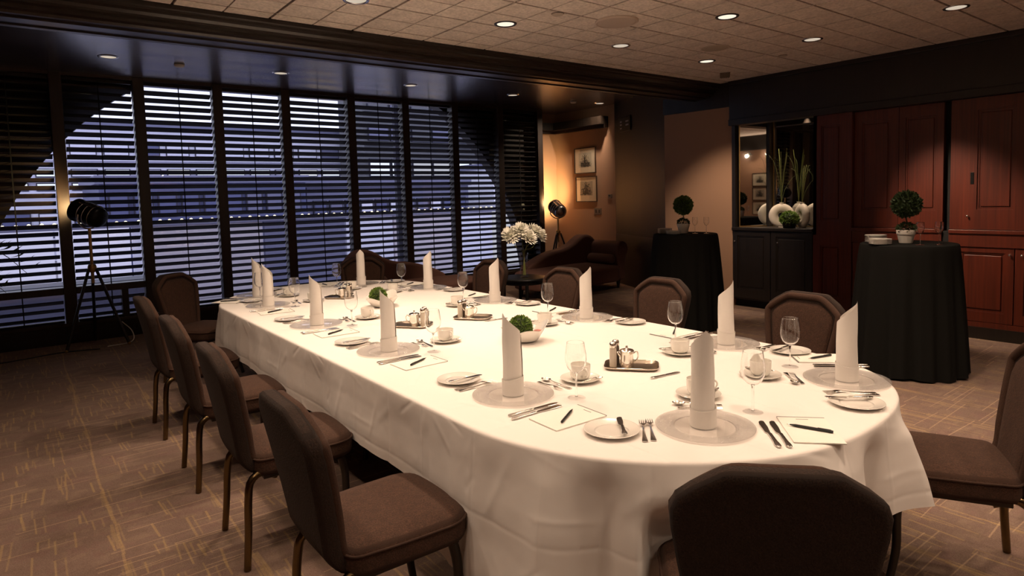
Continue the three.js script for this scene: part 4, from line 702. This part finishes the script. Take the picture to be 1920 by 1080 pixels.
part('lid', lathe([[0.0335, 0.0735], [0.03, 0.079], [0.012, 0.084], [0.004, 0.085], [0.006, 0.091], [0.004, 0.097], [0, 0.098]], 30), M.silver, proto.pot);
part('handle', taperTube([[0.029, 0.06, 0], [0.045, 0.07, 0], [0.052, 0.05, 0], [0.044, 0.03, 0], [0.03, 0.022, 0]], () => 0.003, 18, 8), M.silver, proto.pot);
part('spout', taperTube([[-0.028, 0.05, 0], [-0.036, 0.06, 0], [-0.042, 0.071, 0]], (u) => lerp(0.008, 0.005, u), 8, 10), M.silver, proto.pot);
const mkShaker = (k, fill, name) => { const t = proto[k] = thing(name, 'x', 'shaker', [0, 0, 0], 0, 'glass shakers on the trays'); part('bottle', lathe([[0, 0], [0.0155, 0], [0.0165, 0.003], [0.0165, 0.075], [0.015, 0.086], [0.0135, 0.088], [0, 0.088]], 20), fill, t); part('cap', lathe([[0.0145, 0.0882], [0.0165, 0.09], [0.0165, 0.105], [0.013, 0.113], [0.004, 0.1155], [0, 0.1158]], 20), M.silver, t); };
mkShaker('salt', M.salt, 'salt_shaker'); mkShaker('pepper', M.pepper, 'pepper_shaker');
[[2.19, -1.965, 0.88, 0, 'the tray nearest the camera'], [2.345, -3.49, 0.95, 0, 'the right tray at mid table'], [1.925, -3.55, 0.95, 1, 'the left tray at mid table'], [2.07, -5.03, 0.9, 1, 'the farthest tray']].forEach(([x, z, a, flip, w]) => {
  // tray's long axis runs (cos a, sin a); goods stand at one end
  const ux = Math.cos(a), uz = Math.sin(a), s = flip ? -1 : 1, on = (u, v, y) => [x + ux * u * s - uz * v, CL + y, z + uz * u * s + ux * v];
  lay('tray', [x, CL, z], -a, `small oblong silver tray holding creamer and shakers, ${w}`);
  lay('pot', on(-0.02, 0.012, 0.005), flip ? 2.6 : -0.7, `small lidded silver creamer on ${w}`);
  lay('salt', on(-0.082, 0.02, 0.0052), 0, `glass salt shaker with silver cap on ${w}`);
  lay('pepper', on(-0.072, -0.028, 0.0052), 0, `dark pepper shaker with silver cap on ${w}`);
});
lay('butter', [2.19, CL, -1.77], 1.45, 'lone small knife lying on the cloth beside the nearest tray');
lay('butter', [2.42, CL, -3.33], 1.45, 'lone small knife lying on the cloth beside the right mid-table tray');
// ---------------------------------------------------------------- white bowls with moss balls
const leafQuad = (s, w = 0.5) => { const g = new THREE.BufferGeometry(); g.setAttribute('position', new THREE.Float32BufferAttribute([0, 0, 0, -w * s * 0.5, s * 0.5, s * 0.08, w * s * 0.5, s * 0.5, s * 0.08, 0, s, 0], 3)); g.setIndex([0, 2, 1, 1, 2, 3]); g.computeVertexNormals(); return g; };
function leafBall(R, n, s, seedR = 0.9, squash = 1) {                     // leaves pointing every way out of a ball
  const list = [], q = new THREE.Quaternion(), e = new THREE.Euler(), up = V3(0, 1, 0);
  for (let i = 0; i < n; i++) { const y = 1 - 2 * (i + 0.5) / n, a = i * 2.39996, r = Math.sqrt(1 - y * y), d = V3(Math.cos(a) * r, y * squash, Math.sin(a) * r); const g = leafQuad(s * rr(0.7, 1.25), 0.7); const dir = d.clone().add(V3(rr(-0.6, 0.6), rr(-0.4, 0.7), rr(-0.6, 0.6))).normalize(); q.setFromUnitVectors(up, dir); g.applyMatrix4(new THREE.Matrix4().makeRotationY(rr(0, 6))); g.applyQuaternion(q); g.translate(d.x * R * rr(seedR - 0.12, seedR), d.y * R * rr(seedR - 0.12, seedR), d.z * R * rr(seedR - 0.12, seedR)); list.push(g); }
  return merge(list);
}
proto.bowl = thing('centrepiece_bowl', 'x', 'bowl', [0, 0, 0], 0, 'white centrepiece bowls');
{ const N = 64, pos = [], idx = [], rows = [[0.0, 0.0, 0], [0.05, 0.0, 0], [0.075, 0.012, 0.1], [0.1, 0.04, 0.5], [0.122, 0.066, 1], [0.125, 0.07, 1.05], [0.12, 0.069, 1.02], [0.096, 0.043, 0.5], [0.07, 0.017, 0.1], [0.0, 0.008, 0]];
  rows.forEach(([r, y, k]) => { for (let i = 0; i <= N; i++) { const a = i / N * Math.PI * 2, lob = 1 + 0.07 * k * Math.cos(4 * a); const lift = 0.03 * k * Math.pow(Math.max(0, Math.cos(a)), 2) + 0.012 * k * Math.cos(4 * a); pos.push(Math.cos(a) * r * lob, y + lift, Math.sin(a) * r * lob); } });
  for (let j = 0; j < rows.length - 1; j++) for (let i = 0; i < N; i++) { const a = j * (N + 1) + i, b = a + 1, c = a + N + 1, d = c + 1; idx.push(a, c, b, b, c, d); }
  const g = new THREE.BufferGeometry(); g.setAttribute('position', new THREE.Float32BufferAttribute(pos, 3)); g.setIndex(idx); g.computeVertexNormals(); part('dish', uvMetric(g), M.china, proto.bowl); part('foot_ring', lathe([[0.044, 0], [0.05, -0.001], [0.05, 0.001]], 30), M.china, proto.bowl); }
proto.moss = thing('moss_ball', 'x', 'moss ball', [0, 0, 0], 0, 'moss balls in the white bowls');
{ part('core', new THREE.IcosahedronGeometry(0.052, 3), M.leafDark, proto.moss); const f = part('foliage', leafBall(0.058, 900, 0.016, 1.0), M.moss, proto.moss); f.userData.kind = 'stuff'; }
proto.pebble = thing('pink_shell', 'x', 'shell', [0, 0, 0], 0, 'pink shells in the white bowls');
{ const g = new THREE.SphereGeometry(0.016, 16, 12); const p = g.attributes.position; for (let i = 0; i < p.count; i++) { const a = Math.atan2(p.getZ(i), p.getX(i)), k = 1 + 0.12 * Math.cos(a * 9); p.setXYZ(i, p.getX(i) * 1.4 * k, p.getY(i) * 0.8, p.getZ(i) * k); } g.computeVertexNormals(); part('shell', g, M.pink, proto.pebble); part('hinge', new THREE.SphereGeometry(0.005, 8, 6).translate(-0.022, 0, 0), M.pink, proto.pebble); }
[[2.17, -2.72, -0.5, 'the near centrepiece bowl'], [2.12, -4.37, 0.4, 'the far centrepiece bowl']].forEach(([x, z, a, w]) => {
  lay('bowl', [x, CL + 0.001, z], a, `white bowl with a wavy lifted rim, ${w}`);
  lay('moss', [x - 0.03, CL + 0.083, z + 0.0], a, `round green moss ball sitting in ${w}`);
  lay('pebble', [x + 0.062, CL + 0.05, z + 0.035], a, `small pink shell beside the moss ball in ${w}`);
});
// ---------------------------------------------------------------- black draped cocktail tables and what stands on them
function cocktailTable(x, z, label, sd) {
  const t = thing('cocktail_table', label, 'table', [x, 0, z], 0, 'black draped cocktail tables');
  const N = 220, K = 30, pos = [], idx = [], H = 1.08, ph = sd;
  const prof = [[0, H], [0.2, H], [0.34, H], [0.352, H - 0.002], [0.36, H - 0.01]];
  for (const [r, y] of prof) for (let i = 0; i < N; i++) { const a = i / N * Math.PI * 2; pos.push(Math.cos(a) * r, y, Math.sin(a) * r); }
  for (let k = 1; k <= K; k++) { const s = k / K; for (let i = 0; i < N; i++) { const a = i / N * Math.PI * 2; const f = Math.sin(a * 13 + ph + 0.8 * Math.sin(a * 3)) * 0.75 + 0.35 * Math.sin(a * 27 + ph * 2); const r = 0.362 + 0.075 * Math.pow(s, 0.8) + 0.026 * f * Math.pow(s, 0.8); const y = lerp(H - 0.012, 0.012 + 0.008 * Math.sin(a * 5 + ph), s); pos.push(Math.cos(a) * r, y, Math.sin(a) * r); } }
  for (let r = 0; r < prof.length + K - 1; r++) for (let i = 0; i < N; i++) { const a = r * N + i, b = r * N + (i + 1) % N, c = a + N, d = b + N; idx.push(a, b, c, b, d, c); }
  const g = new THREE.BufferGeometry(); g.setAttribute('position', new THREE.Float32BufferAttribute(pos, 3)); g.setIndex(idx); g.computeVertexNormals();
  M.blackCloth.side = THREE.DoubleSide;
  const c = single('black_tablecloth', uvMetric(g), M.blackCloth, `floor-length black cloth draped over the ${label.includes('near') ? 'near' : 'far'} cocktail table`, 'tablecloth', [x, 0.001, z], 0, 'black floor-length cloths');
  part('tabletop', lathe([[0, 1.05], [0.345, 1.05], [0.35, 1.06], [0.345, 1.074], [0, 1.074]], 40), M.darkWood, t);
  part('column', lathe([[0.03, 0.05], [0.03, 1.05]], 16), M.blackMetal, t);
  part('base', lathe([[0, 0.003], [0.26, 0.003], [0.26, 0.015], [0.05, 0.05], [0, 0.05]], 32), M.blackMetal, t);
}
cocktailTable(5.93, -2.21, 'round cocktail table under the near black floor-length cloth', 0.4);
cocktailTable(6.1, -4.62, 'round cocktail table under the far black floor-length cloth', 2.1);
proto.side = thing('side_plate', 'x', 'plate', [0, 0, 0], 0, 'stacked side plates on the cocktail tables');
part('dish', lathe([[0, 0], [0.05, 0], [0.054, 0.0018], [0.082, 0.0076], [0.085, 0.0088], [0.0845, 0.0099], [0.08, 0.0088], [0.052, 0.0046], [0, 0.0042]], 36), M.china, proto.side);
part('foot_ring', lathe([[0.048, 0.0043], [0.05, 0.0052], [0.052, 0.0046]], 32), M.china, proto.side);
function stack(x, z, n, w) { for (let k = 0; k < n; k++) lay('side', [x + rr(-0.0015, 0.0015), 1.0825 + k * 0.0062, z + rr(-0.0015, 0.0015)], rr(0, 6), `side plate, ${['bottom', 'second', 'third', 'fourth', 'fifth', 'sixth', 'seventh', 'eighth', 'ninth', 'tenth'][k]}${k ? ' from bottom' : ' one'} of ${w}`); }
stack(5.84, -2.43, 10, 'the taller back stack on the near cocktail table'); stack(5.66, -2.32, 7, 'the front stack on the near cocktail table');
stack(5.96, -4.8, 9, 'the taller left stack on the far cocktail table'); stack(5.9, -4.63, 6, 'the shorter front stack on the far cocktail table');
function topiary(x, z, w, potM, R, mat) {
  const t = thing('topiary', `small ball-shaped topiary on a thin stem in a pale pot, ${w}`, 'topiary', [x, 1.0822, z], 0, 'topiaries on the cocktail tables');
  part('pot', lathe([[0, 0], [0.046, 0], [0.05, 0.004], [0.064, 0.07], [0.063, 0.074], [0.07, 0.076], [0.0715, 0.112], [0.068, 0.114], [0.064, 0.11], [0.06, 0.098], [0, 0.098]], 36), potM, t);
  part('soil', lathe([[0, 0.104], [0.04, 0.102], [0.061, 0.0985]], 24), M.soil, t);
  part('stem', taperTube([[0, 0.1, 0], [0.004, 0.17, 0.003], [-0.003, 0.24, -0.002], [0, 0.31, 0]], () => 0.0065, 10, 8), M.bark, t);
  const u = part('under_foliage', leafBall(0.058, 300, 0.026, 1.0, 0.75), M.leafDark, t); u.position.y = 0.12; u.userData.kind = 'stuff';
  const c = part('crown_core', new THREE.IcosahedronGeometry(R * 0.8, 3), M.leafDark, t); c.position.y = 0.325;
  const f = part('foliage', leafBall(R * 0.92, 1000, 0.031, 1.1), mat, t); f.position.y = 0.325; f.userData.kind = 'stuff';
}
topiary(5.88, -2.21, 'on the near cocktail table', M.ceramic, 0.093, M.leafDark);
topiary(6.12, -4.66, 'on the far cocktail table', M.ceramic, 0.093, M.leaf);
proto.flute = thing('liqueur_glass', 'x', 'glass', [0, 0, 0], 0, 'small stemmed glasses on the cocktail tables');
{ const o = [[0, 0.0905], [0.006, 0.091], [0.02, 0.102], [0.03, 0.125], [0.032, 0.15], [0.029, 0.185]];
  part('bowl', lathe([...o, [0.0283, 0.1856], [0.0275, 0.185], ...o.slice(2, -1).reverse().map(([x, y]) => [x - 0.0013, y + 0.0006]), [0.006, 0.0925], [0, 0.092]], 32), M.glass, proto.flute);
  part('stem', lathe([[0, 0.0042], [0.005, 0.005], [0.0032, 0.014], [0.003, 0.07], [0.0056, 0.0885], [0.0055, 0.09], [0, 0.0902]], 16), M.glass, proto.flute); part('foot', lathe([[0, 0], [0.03, 0], [0.032, 0.001], [0.03, 0.002], [0.004, 0.004], [0, 0.004]], 28), M.glassThin, proto.flute); }
lay('flute', [5.76, 1.0822, -2.06], 0, 'left small stemmed glass on the near cocktail table'); lay('flute', [5.86, 1.0822, -1.96], 0, 'right small stemmed glass on the near cocktail table');
lay('flute', [6.15, 1.0822, -4.52], 0, 'left small stemmed glass on the far cocktail table'); lay('flute', [6.21, 1.0822, -4.41], 0, 'right small stemmed glass on the far cocktail table');
// ---------------------------------------------------------------- niche: ring vases, grass, moss pot
function ringVase(x, z, turn, label) { const t = thing('ring_vase', label, 'vase', [x, 1.0705 + 0.1535, z], turn, 'ring vases in the niche');
  t.scale.setScalar(1.3); const g = new THREE.TorusGeometry(0.074, 0.044, 20, 56); g.scale(1, 1, 0.8); part('ring', g, M.stoneware, t); const nk = lathe([[0.02, 0.112], [0.018, 0.124], [0.022, 0.128], [0.016, 0.128], [0.014, 0.115]], 20); part('neck', nk, M.stoneware, t); part('base', bx(-0.03, 0.03, -0.1175, -0.11, -0.025, 0.025, 0.003), M.stoneware, t); }
ringVase(7.77, -4.38, -1.0, 'large pale ring-shaped vase at the left in the mirrored niche'); ringVase(7.8, -4.12, -2.2, 'pale ring-shaped vase turned sideways behind the moss pot');
function grassTuft(x, z, y, n, H, label) { const list = [];
  for (let i = 0; i < n; i++) { const a = rr(0, 6.28), l = H * rr(0.45, 1), lean = rr(0.03, 0.16), pts = [[0, 0, 0], [Math.cos(a) * lean * 0.3, l * 0.45, Math.sin(a) * lean * 0.3], [Math.cos(a) * lean, l * 0.85, Math.sin(a) * lean], [Math.cos(a) * lean * 1.6, l * rr(0.86, 1.02), Math.sin(a) * lean * 1.6]]; list.push(taperTube(pts, (u) => lerp(0.0028, 0.001, u), 10, 4, false)); }
  const t = thing('ornamental_grass', label, 'grass', [x, y, z], 0, 'grasses in the niche'); const b = part('blades', merge(list), M.grass, t); b.userData.kind = 'stuff';
  const st = []; for (let i = 0; i < 5; i++) { const a = rr(0, 6.28); st.push(taperTube([[0, 0, 0], [Math.cos(a) * 0.03, H * 0.5, Math.sin(a) * 0.03], [Math.cos(a) * 0.07, H * rr(0.8, 1.05), Math.sin(a) * 0.07]], () => 0.0035, 8, 5, false)); } const q = part('stalks', merge(st), M.stem, t); q.userData.kind = 'stuff'; }
grassTuft(7.77, -4.38, 1.392, 8, 0.7, 'tall thin green grass rising from the left ring vase'); grassTuft(7.8, -4.12, 1.392, 5, 0.48, 'shorter curling grass rising from the sideways ring vase');
{ const t = thing('moss_pot', 'bright green mossy plant in a black pot in the niche', 'plant', [7.67, 1.0705, -4.22]); t.scale.setScalar(1.4);
  part('pot', lathe([[0, 0], [0.05, 0], [0.062, 0.05], [0.06, 0.06], [0.055, 0.05], [0, 0.045]], 28), M.blackMetal, t); const c = part('core', new THREE.IcosahedronGeometry(0.06, 3), M.leafDark, t); c.position.y = 0.08; const f = part('foliage', leafBall(0.072, 700, 0.022, 1.0, 0.8), M.moss, t); f.position.y = 0.085; f.userData.kind = 'stuff'; }
{ const t = thing('niche_downlight', 'small recessed spot in the header of the mirrored niche', 'downlight', [7.76, 2.55, -4.3]);
  part('trim_ring', lathe([[0.03, 0], [0.034, -0.006], [0.045, -0.006], [0.048, 0]], 24), M.chrome, t); part('lens', lathe([[0, -0.002], [0.032, -0.002]], 20), M.lensBright, t, 'glowing lens');
  const s = new THREE.SpotLight(WARM, 5, 0, 0.5, 0.6, 2); s.position.set(7.76, 2.54, -4.3); s.target.position.set(7.72, 1.0, -4.3); s.castShadow = true; scene.add(s, s.target); }
// ---------------------------------------------------------------- chaise longues
function chaise(label, pos, turn, flip) {                                // long axis x; high scrolled end at -x when flip = 1
  const t = thing('chaise_longue', label, 'chaise longue', pos, turn, 'brown chaise longues by the window'), f = flip;
  const X = (x) => x * f;
  const mirror = (g) => { if (f < 0) { g.scale(-1, 1, 1); const id = g.index ? g.index.array : null; if (id) for (let i = 0; i < id.length; i += 3) { const q = id[i]; id[i] = id[i + 1]; id[i + 1] = q; } g.computeVertexNormals(); } return g; };
  const seat = padGeo(smoothClosed([[-0.82, -0.34], [0.6, -0.34], [0.86, -0.3], [0.94, -0.16], [0.95, 0.1], [0.86, 0.3], [0.6, 0.35], [-0.82, 0.35]], 72), [[0.03, 0.13], [0.004, 0.14], [0, 0.17], [0, 0.33], [0.008, 0.36], [0.03, 0.385], [0.08, 0.4], [1.4, 0.412], [1.7, 0.415]]);
  part('seat', mirror(seat), M.velvet, t);
  const back = extrude([[-0.9, 0.2], [0.25, 0.2], [0.62, 0.42], [0.5, 0.47], [0.3, 0.56], [0.1, 0.63], [-0.15, 0.66], [-0.35, 0.73], [-0.5, 0.83], [-0.62, 0.88], [-0.75, 0.87], [-0.86, 0.8], [-0.93, 0.68], [-0.95, 0.5]].slice().map(([x, y]) => [x, y]), 0.1, 0.045, 4);
  { const sm = smoothClosed([[-0.9, 0.2], [-0.3, 0.2], [0.35, 0.24], [0.64, 0.4], [0.5, 0.5], [0.3, 0.58], [0.1, 0.64], [-0.15, 0.675], [-0.35, 0.74], [-0.5, 0.83], [-0.62, 0.88], [-0.75, 0.87], [-0.87, 0.79], [-0.94, 0.66], [-0.95, 0.45]], 80);
    const g = extrude(sm, 0.14, 0.05, 5); g.translate(0, 0, -0.43); g.computeVertexNormals(); if (f < 0) { g.rotateY(Math.PI); g.translate(0, 0, -0.72); } part('back', uvMetric(g), M.velvet, t); }
  { const g = extrude(smoothClosed([[-0.8, 0.33], [-0.78, 0.5], [-0.76, 0.62], [-0.79, 0.74], [-0.9, 0.78], [-1.0, 0.73], [-1.03, 0.62], [-0.98, 0.53], [-0.95, 0.42], [-0.94, 0.16], [-0.82, 0.16]].reverse(), 70), 0.62, 0.03, 4); g.translate(0, 0, -0.29); if (f < 0) { g.rotateY(Math.PI); g.translate(0, 0, 0.04); } g.computeVertexNormals(); part('scroll_arm', uvMetric(g), M.velvet, t); }
  { const g = new THREE.CapsuleGeometry(0.085, 0.42, 8, 20); g.rotateX(Math.PI / 2); g.translate(X(-0.69), 0.49, 0.06); part('bolster', g, M.velvet, t); }
  for (const [x, z] of [[-0.86, -0.28], [-0.86, 0.28], [0.78, -0.24], [0.78, 0.24]]) part('leg', lathe([[0, 0.003], [0.018, 0.003], [0.024, 0.05], [0.034, 0.1], [0.034, 0.14], [0, 0.14]], 16).translate(X(x), 0, z), M.darkWood, t);
}
chaise('brown velvet chaise longue with humped back below the middle window bays', [4.42, 0, -7.95], 0, 1);
chaise('dark brown chaise longue with high rolled end in front of the picture nook', [6.95, 0, -7.55], 0, -1);
// ---------------------------------------------------------------- side table, vase, chrysanthemums
{ const t = thing('side_table', 'low black side table carrying the flower vase', 'table', [5.22, 0, -6.55]);
  part('tabletop', lathe([[0, 0.465], [0.3, 0.465], [0.315, 0.475], [0.315, 0.49], [0.305, 0.5], [0, 0.5]], 44), M.blackMetal, t);
  part('apron', lathe([[0.27, 0.42], [0.28, 0.42], [0.28, 0.466], [0.27, 0.466]], 40), M.blackMetal, t);
  for (let i = 0; i < 4; i++) { const a = i * Math.PI / 2 + 0.5; part('leg', taperTube([[Math.cos(a) * 0.26, 0.46, Math.sin(a) * 0.26], [Math.cos(a) * 0.26, 0.25, Math.sin(a) * 0.26], [Math.cos(a) * 0.28, 0.003, Math.sin(a) * 0.28]], () => 0.022, 8, 8), M.blackMetal, t); }
  part('shelf', lathe([[0, 0.15], [0.25, 0.15], [0.25, 0.17], [0, 0.17]], 36), M.blackMetal, t); }
{ const t = thing('flower_vase', 'tall slender clear glass vase on the black side table', 'vase', [5.2, 0.5008, -6.5]);
  const o = [[0.0, 0], [0.05, 0], [0.055, 0.004], [0.05, 0.06], [0.042, 0.15], [0.046, 0.24], [0.062, 0.32]]; part('body', lathe([...o, [0.0605, 0.321], [0.0595, 0.319], ...o.slice(3, -1).reverse().map(([x, y]) => [x - 0.003, y]), [0.045, 0.016], [0, 0.014]], 40), M.glassThin, t); part('foot', lathe([[0, -0.0006], [0.052, -0.0006], [0.0555, 0.0015]], 32), M.glass, t); }
function bloom(R) { const list = [], q = new THREE.Quaternion();
  const petal = (l, w) => { const g = new THREE.BufferGeometry(); const p = [0, 0, 0, -w * 0.5, l * 0.45, l * 0.06, w * 0.5, l * 0.45, l * 0.06, -w * 0.42, l * 0.85, l * 0.02, w * 0.42, l * 0.85, l * 0.02, 0, l, -l * 0.06]; g.setAttribute('position', new THREE.Float32BufferAttribute(p, 3)); g.setIndex([0, 2, 1, 1, 2, 3, 2, 4, 3, 3, 4, 5]); g.computeVertexNormals(); return g; };
  for (let k = 0; k < 6; k++) { const n = 26 - k * 3, tilt = lerp(1.55, 0.25, k / 5), l = R * lerp(1, 0.55, k / 5); for (let i = 0; i < n; i++) { const g = petal(l * rr(0.85, 1.1), R * 0.17); g.rotateX(tilt + rr(-0.12, 0.12)); g.rotateY(i / n * 6.283 + k * 0.4 + rr(-0.06, 0.06)); g.translate(0, 0.006 * k, 0); list.push(g); } } return merge(list); }
const bloomGeos = [bloom(0.14), bloom(0.13)];
[[4.99, 1.06, -6.5, 0.45, 'leftmost of the white blooms'], [5.1, 1.12, -6.42, 0.25, 'upper left white bloom'], [5.17, 1.03, -6.38, -0.1, 'low middle white bloom'], [5.32, 1.1, -6.44, -0.35, 'upper right white bloom'], [5.44, 1.04, -6.48, -0.55, 'rightmost of the white blooms'], [5.24, 1.12, -6.6, -0.1, 'hindmost of the white blooms']].forEach(([x, y, z, roll, w], i) => {
  const t = thing('chrysanthemum', `large white chrysanthemum in the glass vase, ${w}`, 'flower', [x, y, z], 0, 'white chrysanthemums in the vase');
  const b = part('bloom', bloomGeos[i % 2], M.petal, t); b.rotation.set(0.55 + rr(-0.2, 0.2), 0, roll); b.userData.kind = 'stuff';
  const dx = 5.2 - x, dz = -6.5 - z; part('stem', taperTube([[0, 0.0, 0], [dx * 0.45, -0.16, dz * 0.45], [dx * 0.86, 0.86 - y, dz * 0.86], [dx + (i - 2.5) * -0.009, 0.53 - y, dz + (i % 2 ? 0.014 : -0.014)]], () => 0.0045, 16, 6), M.stem, t);
});
// ---------------------------------------------------------------- vintage spotlights on tripods
function tripodLamp(label, pos, headDir, H, cd, drumMat) {
  const t = thing('tripod_lamp', label, 'floor lamp', pos, 0, 'vintage tripod spotlights'), yaw = Math.atan2(headDir[0], headDir[2]), pitch = Math.asin(headDir[1]);
  part('column', lathe([[0, 0.72], [0.016, 0.72], [0.016, H - 0.16], [0, H - 0.16]], 14), M.brass, t);
  part('hub', lathe([[0.016, 0.84], [0.04, 0.85], [0.045, 0.9], [0.036, 0.93], [0.016, 0.935]], 18), M.brass, t);
  for (let i = 0; i < 3; i++) { const a = i * 2.094 + 0.55, c = Math.cos(a), s = Math.sin(a), l = part('leg', merge([taperTube([[c * 0.04, 0.88, s * 0.04], [c * 0.17, 0.5, s * 0.17], [c * 0.34, 0.01, s * 0.34]], () => 0.016, 8, 8)]), M.darkWood, t); part('foot', new THREE.SphereGeometry(0.018, 10, 8).translate(c * 0.34, 0.0185, s * 0.34), M.brass, l); }
  part('yoke', new THREE.TubeGeometry(new THREE.CatmullRomCurve3([[-0.135, H + 0.0, 0], [-0.14, H - 0.08, 0], [-0.07, H - 0.15, 0], [0, H - 0.165, 0], [0.07, H - 0.15, 0], [0.14, H - 0.08, 0], [0.135, H, 0]].map((p) => V3(...p))), 28, 0.009, 8).translate(0, -H, 0).rotateY(yaw).translate(0, H, 0), M.chrome, t);
  const hd = new THREE.Group(); hd.name = 'head'; hd.position.y = H; hd.rotation.set(-pitch, yaw, 0, 'YXZ'); t.add(hd);
  part('drum', lathe([[0, -0.19], [0.05, -0.19], [0.1, -0.17], [0.115, -0.14], [0.118, 0.1], [0.13, 0.11], [0.132, 0.15], [0.122, 0.15], [0.11, 0.1], [0.108, -0.13], [0.05, -0.175], [0, -0.176]], 40).rotateX(Math.PI / 2), drumMat, hd);
  part('bands', merge([-0.1, -0.03, 0.04].map((z) => new THREE.TorusGeometry(0.119, 0.005, 8, 40).translate(0, 0, z))), M.chrome, hd, 'chrome bands');
  part('vent_hood', merge([-0.5, 0, 0.5].map((a) => { const g = new RoundedBoxGeometry(0.022, 0.012, 0.2, 1, 0.004); g.translate(0, 0.124, -0.01); g.rotateZ(a); return g; })), M.chrome, hd, 'chrome hood ribs');
  part('front_lens', lathe([[0, 0.13], [0.06, 0.128], [0.108, 0.118]], 32).rotateX(Math.PI / 2), glow(1, 0.75, 0.4, 1.6), hd, 'glowing lens');
  const d = V3(...headDir), s = new THREE.SpotLight(new THREE.Color().setRGB(1, 0.66, 0.3), cd, 0, 0.95, 0.95, 2); s.position.set(pos[0] + d.x * 0.165, H + d.y * 0.165, pos[2] + d.z * 0.165); s.target.position.set(pos[0] + d.x * 2, H + d.y * 2, pos[2] + d.z * 2); s.castShadow = true; s.shadow.radius = 4; scene.add(s, s.target);
}
const nrm = (a) => { const l = Math.hypot(...a); return a.map((x) => x / l); };
tripodLamp('vintage black spotlight on a tripod in front of the left window bays', [0.62, 0, -8.56], nrm([-0.64, 0.34, -0.72]), 1.5, 2.6, M.blackMetal);
tripodLamp('vintage chrome spotlight on a tripod behind the right chaise, lighting the tan wall', [7.69, 0, -8.6], nrm([0.26, 0.3, -0.75]), 1.31, 14, std({ color: rgb(0.42, 0.42, 0.44), metalness: 1, roughness: 0.26 }));
single('lamp_cable', tube([[0.62, 0.012, -8.3], [0.3, 0.008, -8.42], [-0.3, 0.008, -8.3], [-1.2, 0.008, -8.5]], 0.006, 40, 6), M.rubber, 'black lamp cable trailing along the floor under the left windows', 'cable');
single('lamp_cable', tube([[0.9, 0.2, -8.85], [0.98, 0.1, -8.72], [0.95, 0.012, -8.5], [0.7, 0.008, -8.4]], 0.006, 30, 6), M.ceramic, 'pale cable hanging beside the left tripod lamp', 'cable');
// ---------------------------------------------------------------- potted palm, mostly out of frame at the left
{ const t = thing('potted_palm', 'dark potted palm at the left edge with drooping leaf tips', 'plant', [-0.62, 0, -7.0]);
  part('planter', padGeo(smoothClosed([[-0.26, -0.26], [0.26, -0.26], [0.26, 0.26], [-0.26, 0.26]].flatMap(([x, z]) => [[x, z * 0.9], [x * 0.9, z]]).sort((a, b) => Math.atan2(a[1], a[0]) - Math.atan2(b[1], b[0])), 48), [[0.03, 0.003], [0.02, 0.02], [0.0, 0.46], [0.012, 0.47], [0.03, 0.45], [1.5, 0.44]]), M.blackMetal, t);
  part('trunk', taperTube([[0, 0.42, 0], [0.02, 0.7, 0.01], [0, 1.0, 0]], (u) => lerp(0.035, 0.02, u), 10, 8), M.bark, t);
  for (let k = 0; k < 11; k++) { const a = k * 0.571 + 0.1, L = rr(0.5, 0.68), up = rr(0.12, 0.42), list = []; const P = (u) => V3(Math.cos(a) * L * u, 0.98 + up * Math.sin(u * 2.2) - 0.3 * u * u, Math.sin(a) * L * u);
    list.push(taperTube([0, 0.33, 0.66, 1].map((u) => P(u).toArray()), (u) => lerp(0.008, 0.002, u), 12, 5));
    for (let i = 3; i < 15; i++) for (const s of [-1, 1]) { const u = i / 15, p = P(u), g = leafQuad(0.26 * (1.1 - 0.5 * u), 0.2); g.rotateX(1.25); g.rotateY(-a + Math.PI / 2 + s * 0.75); g.rotateZ(0); g.translate(p.x, p.y, p.z); list.push(g); }
    part('frond', merge(list), M.leafDark, t); }
}
renderer.render(scene, camera);
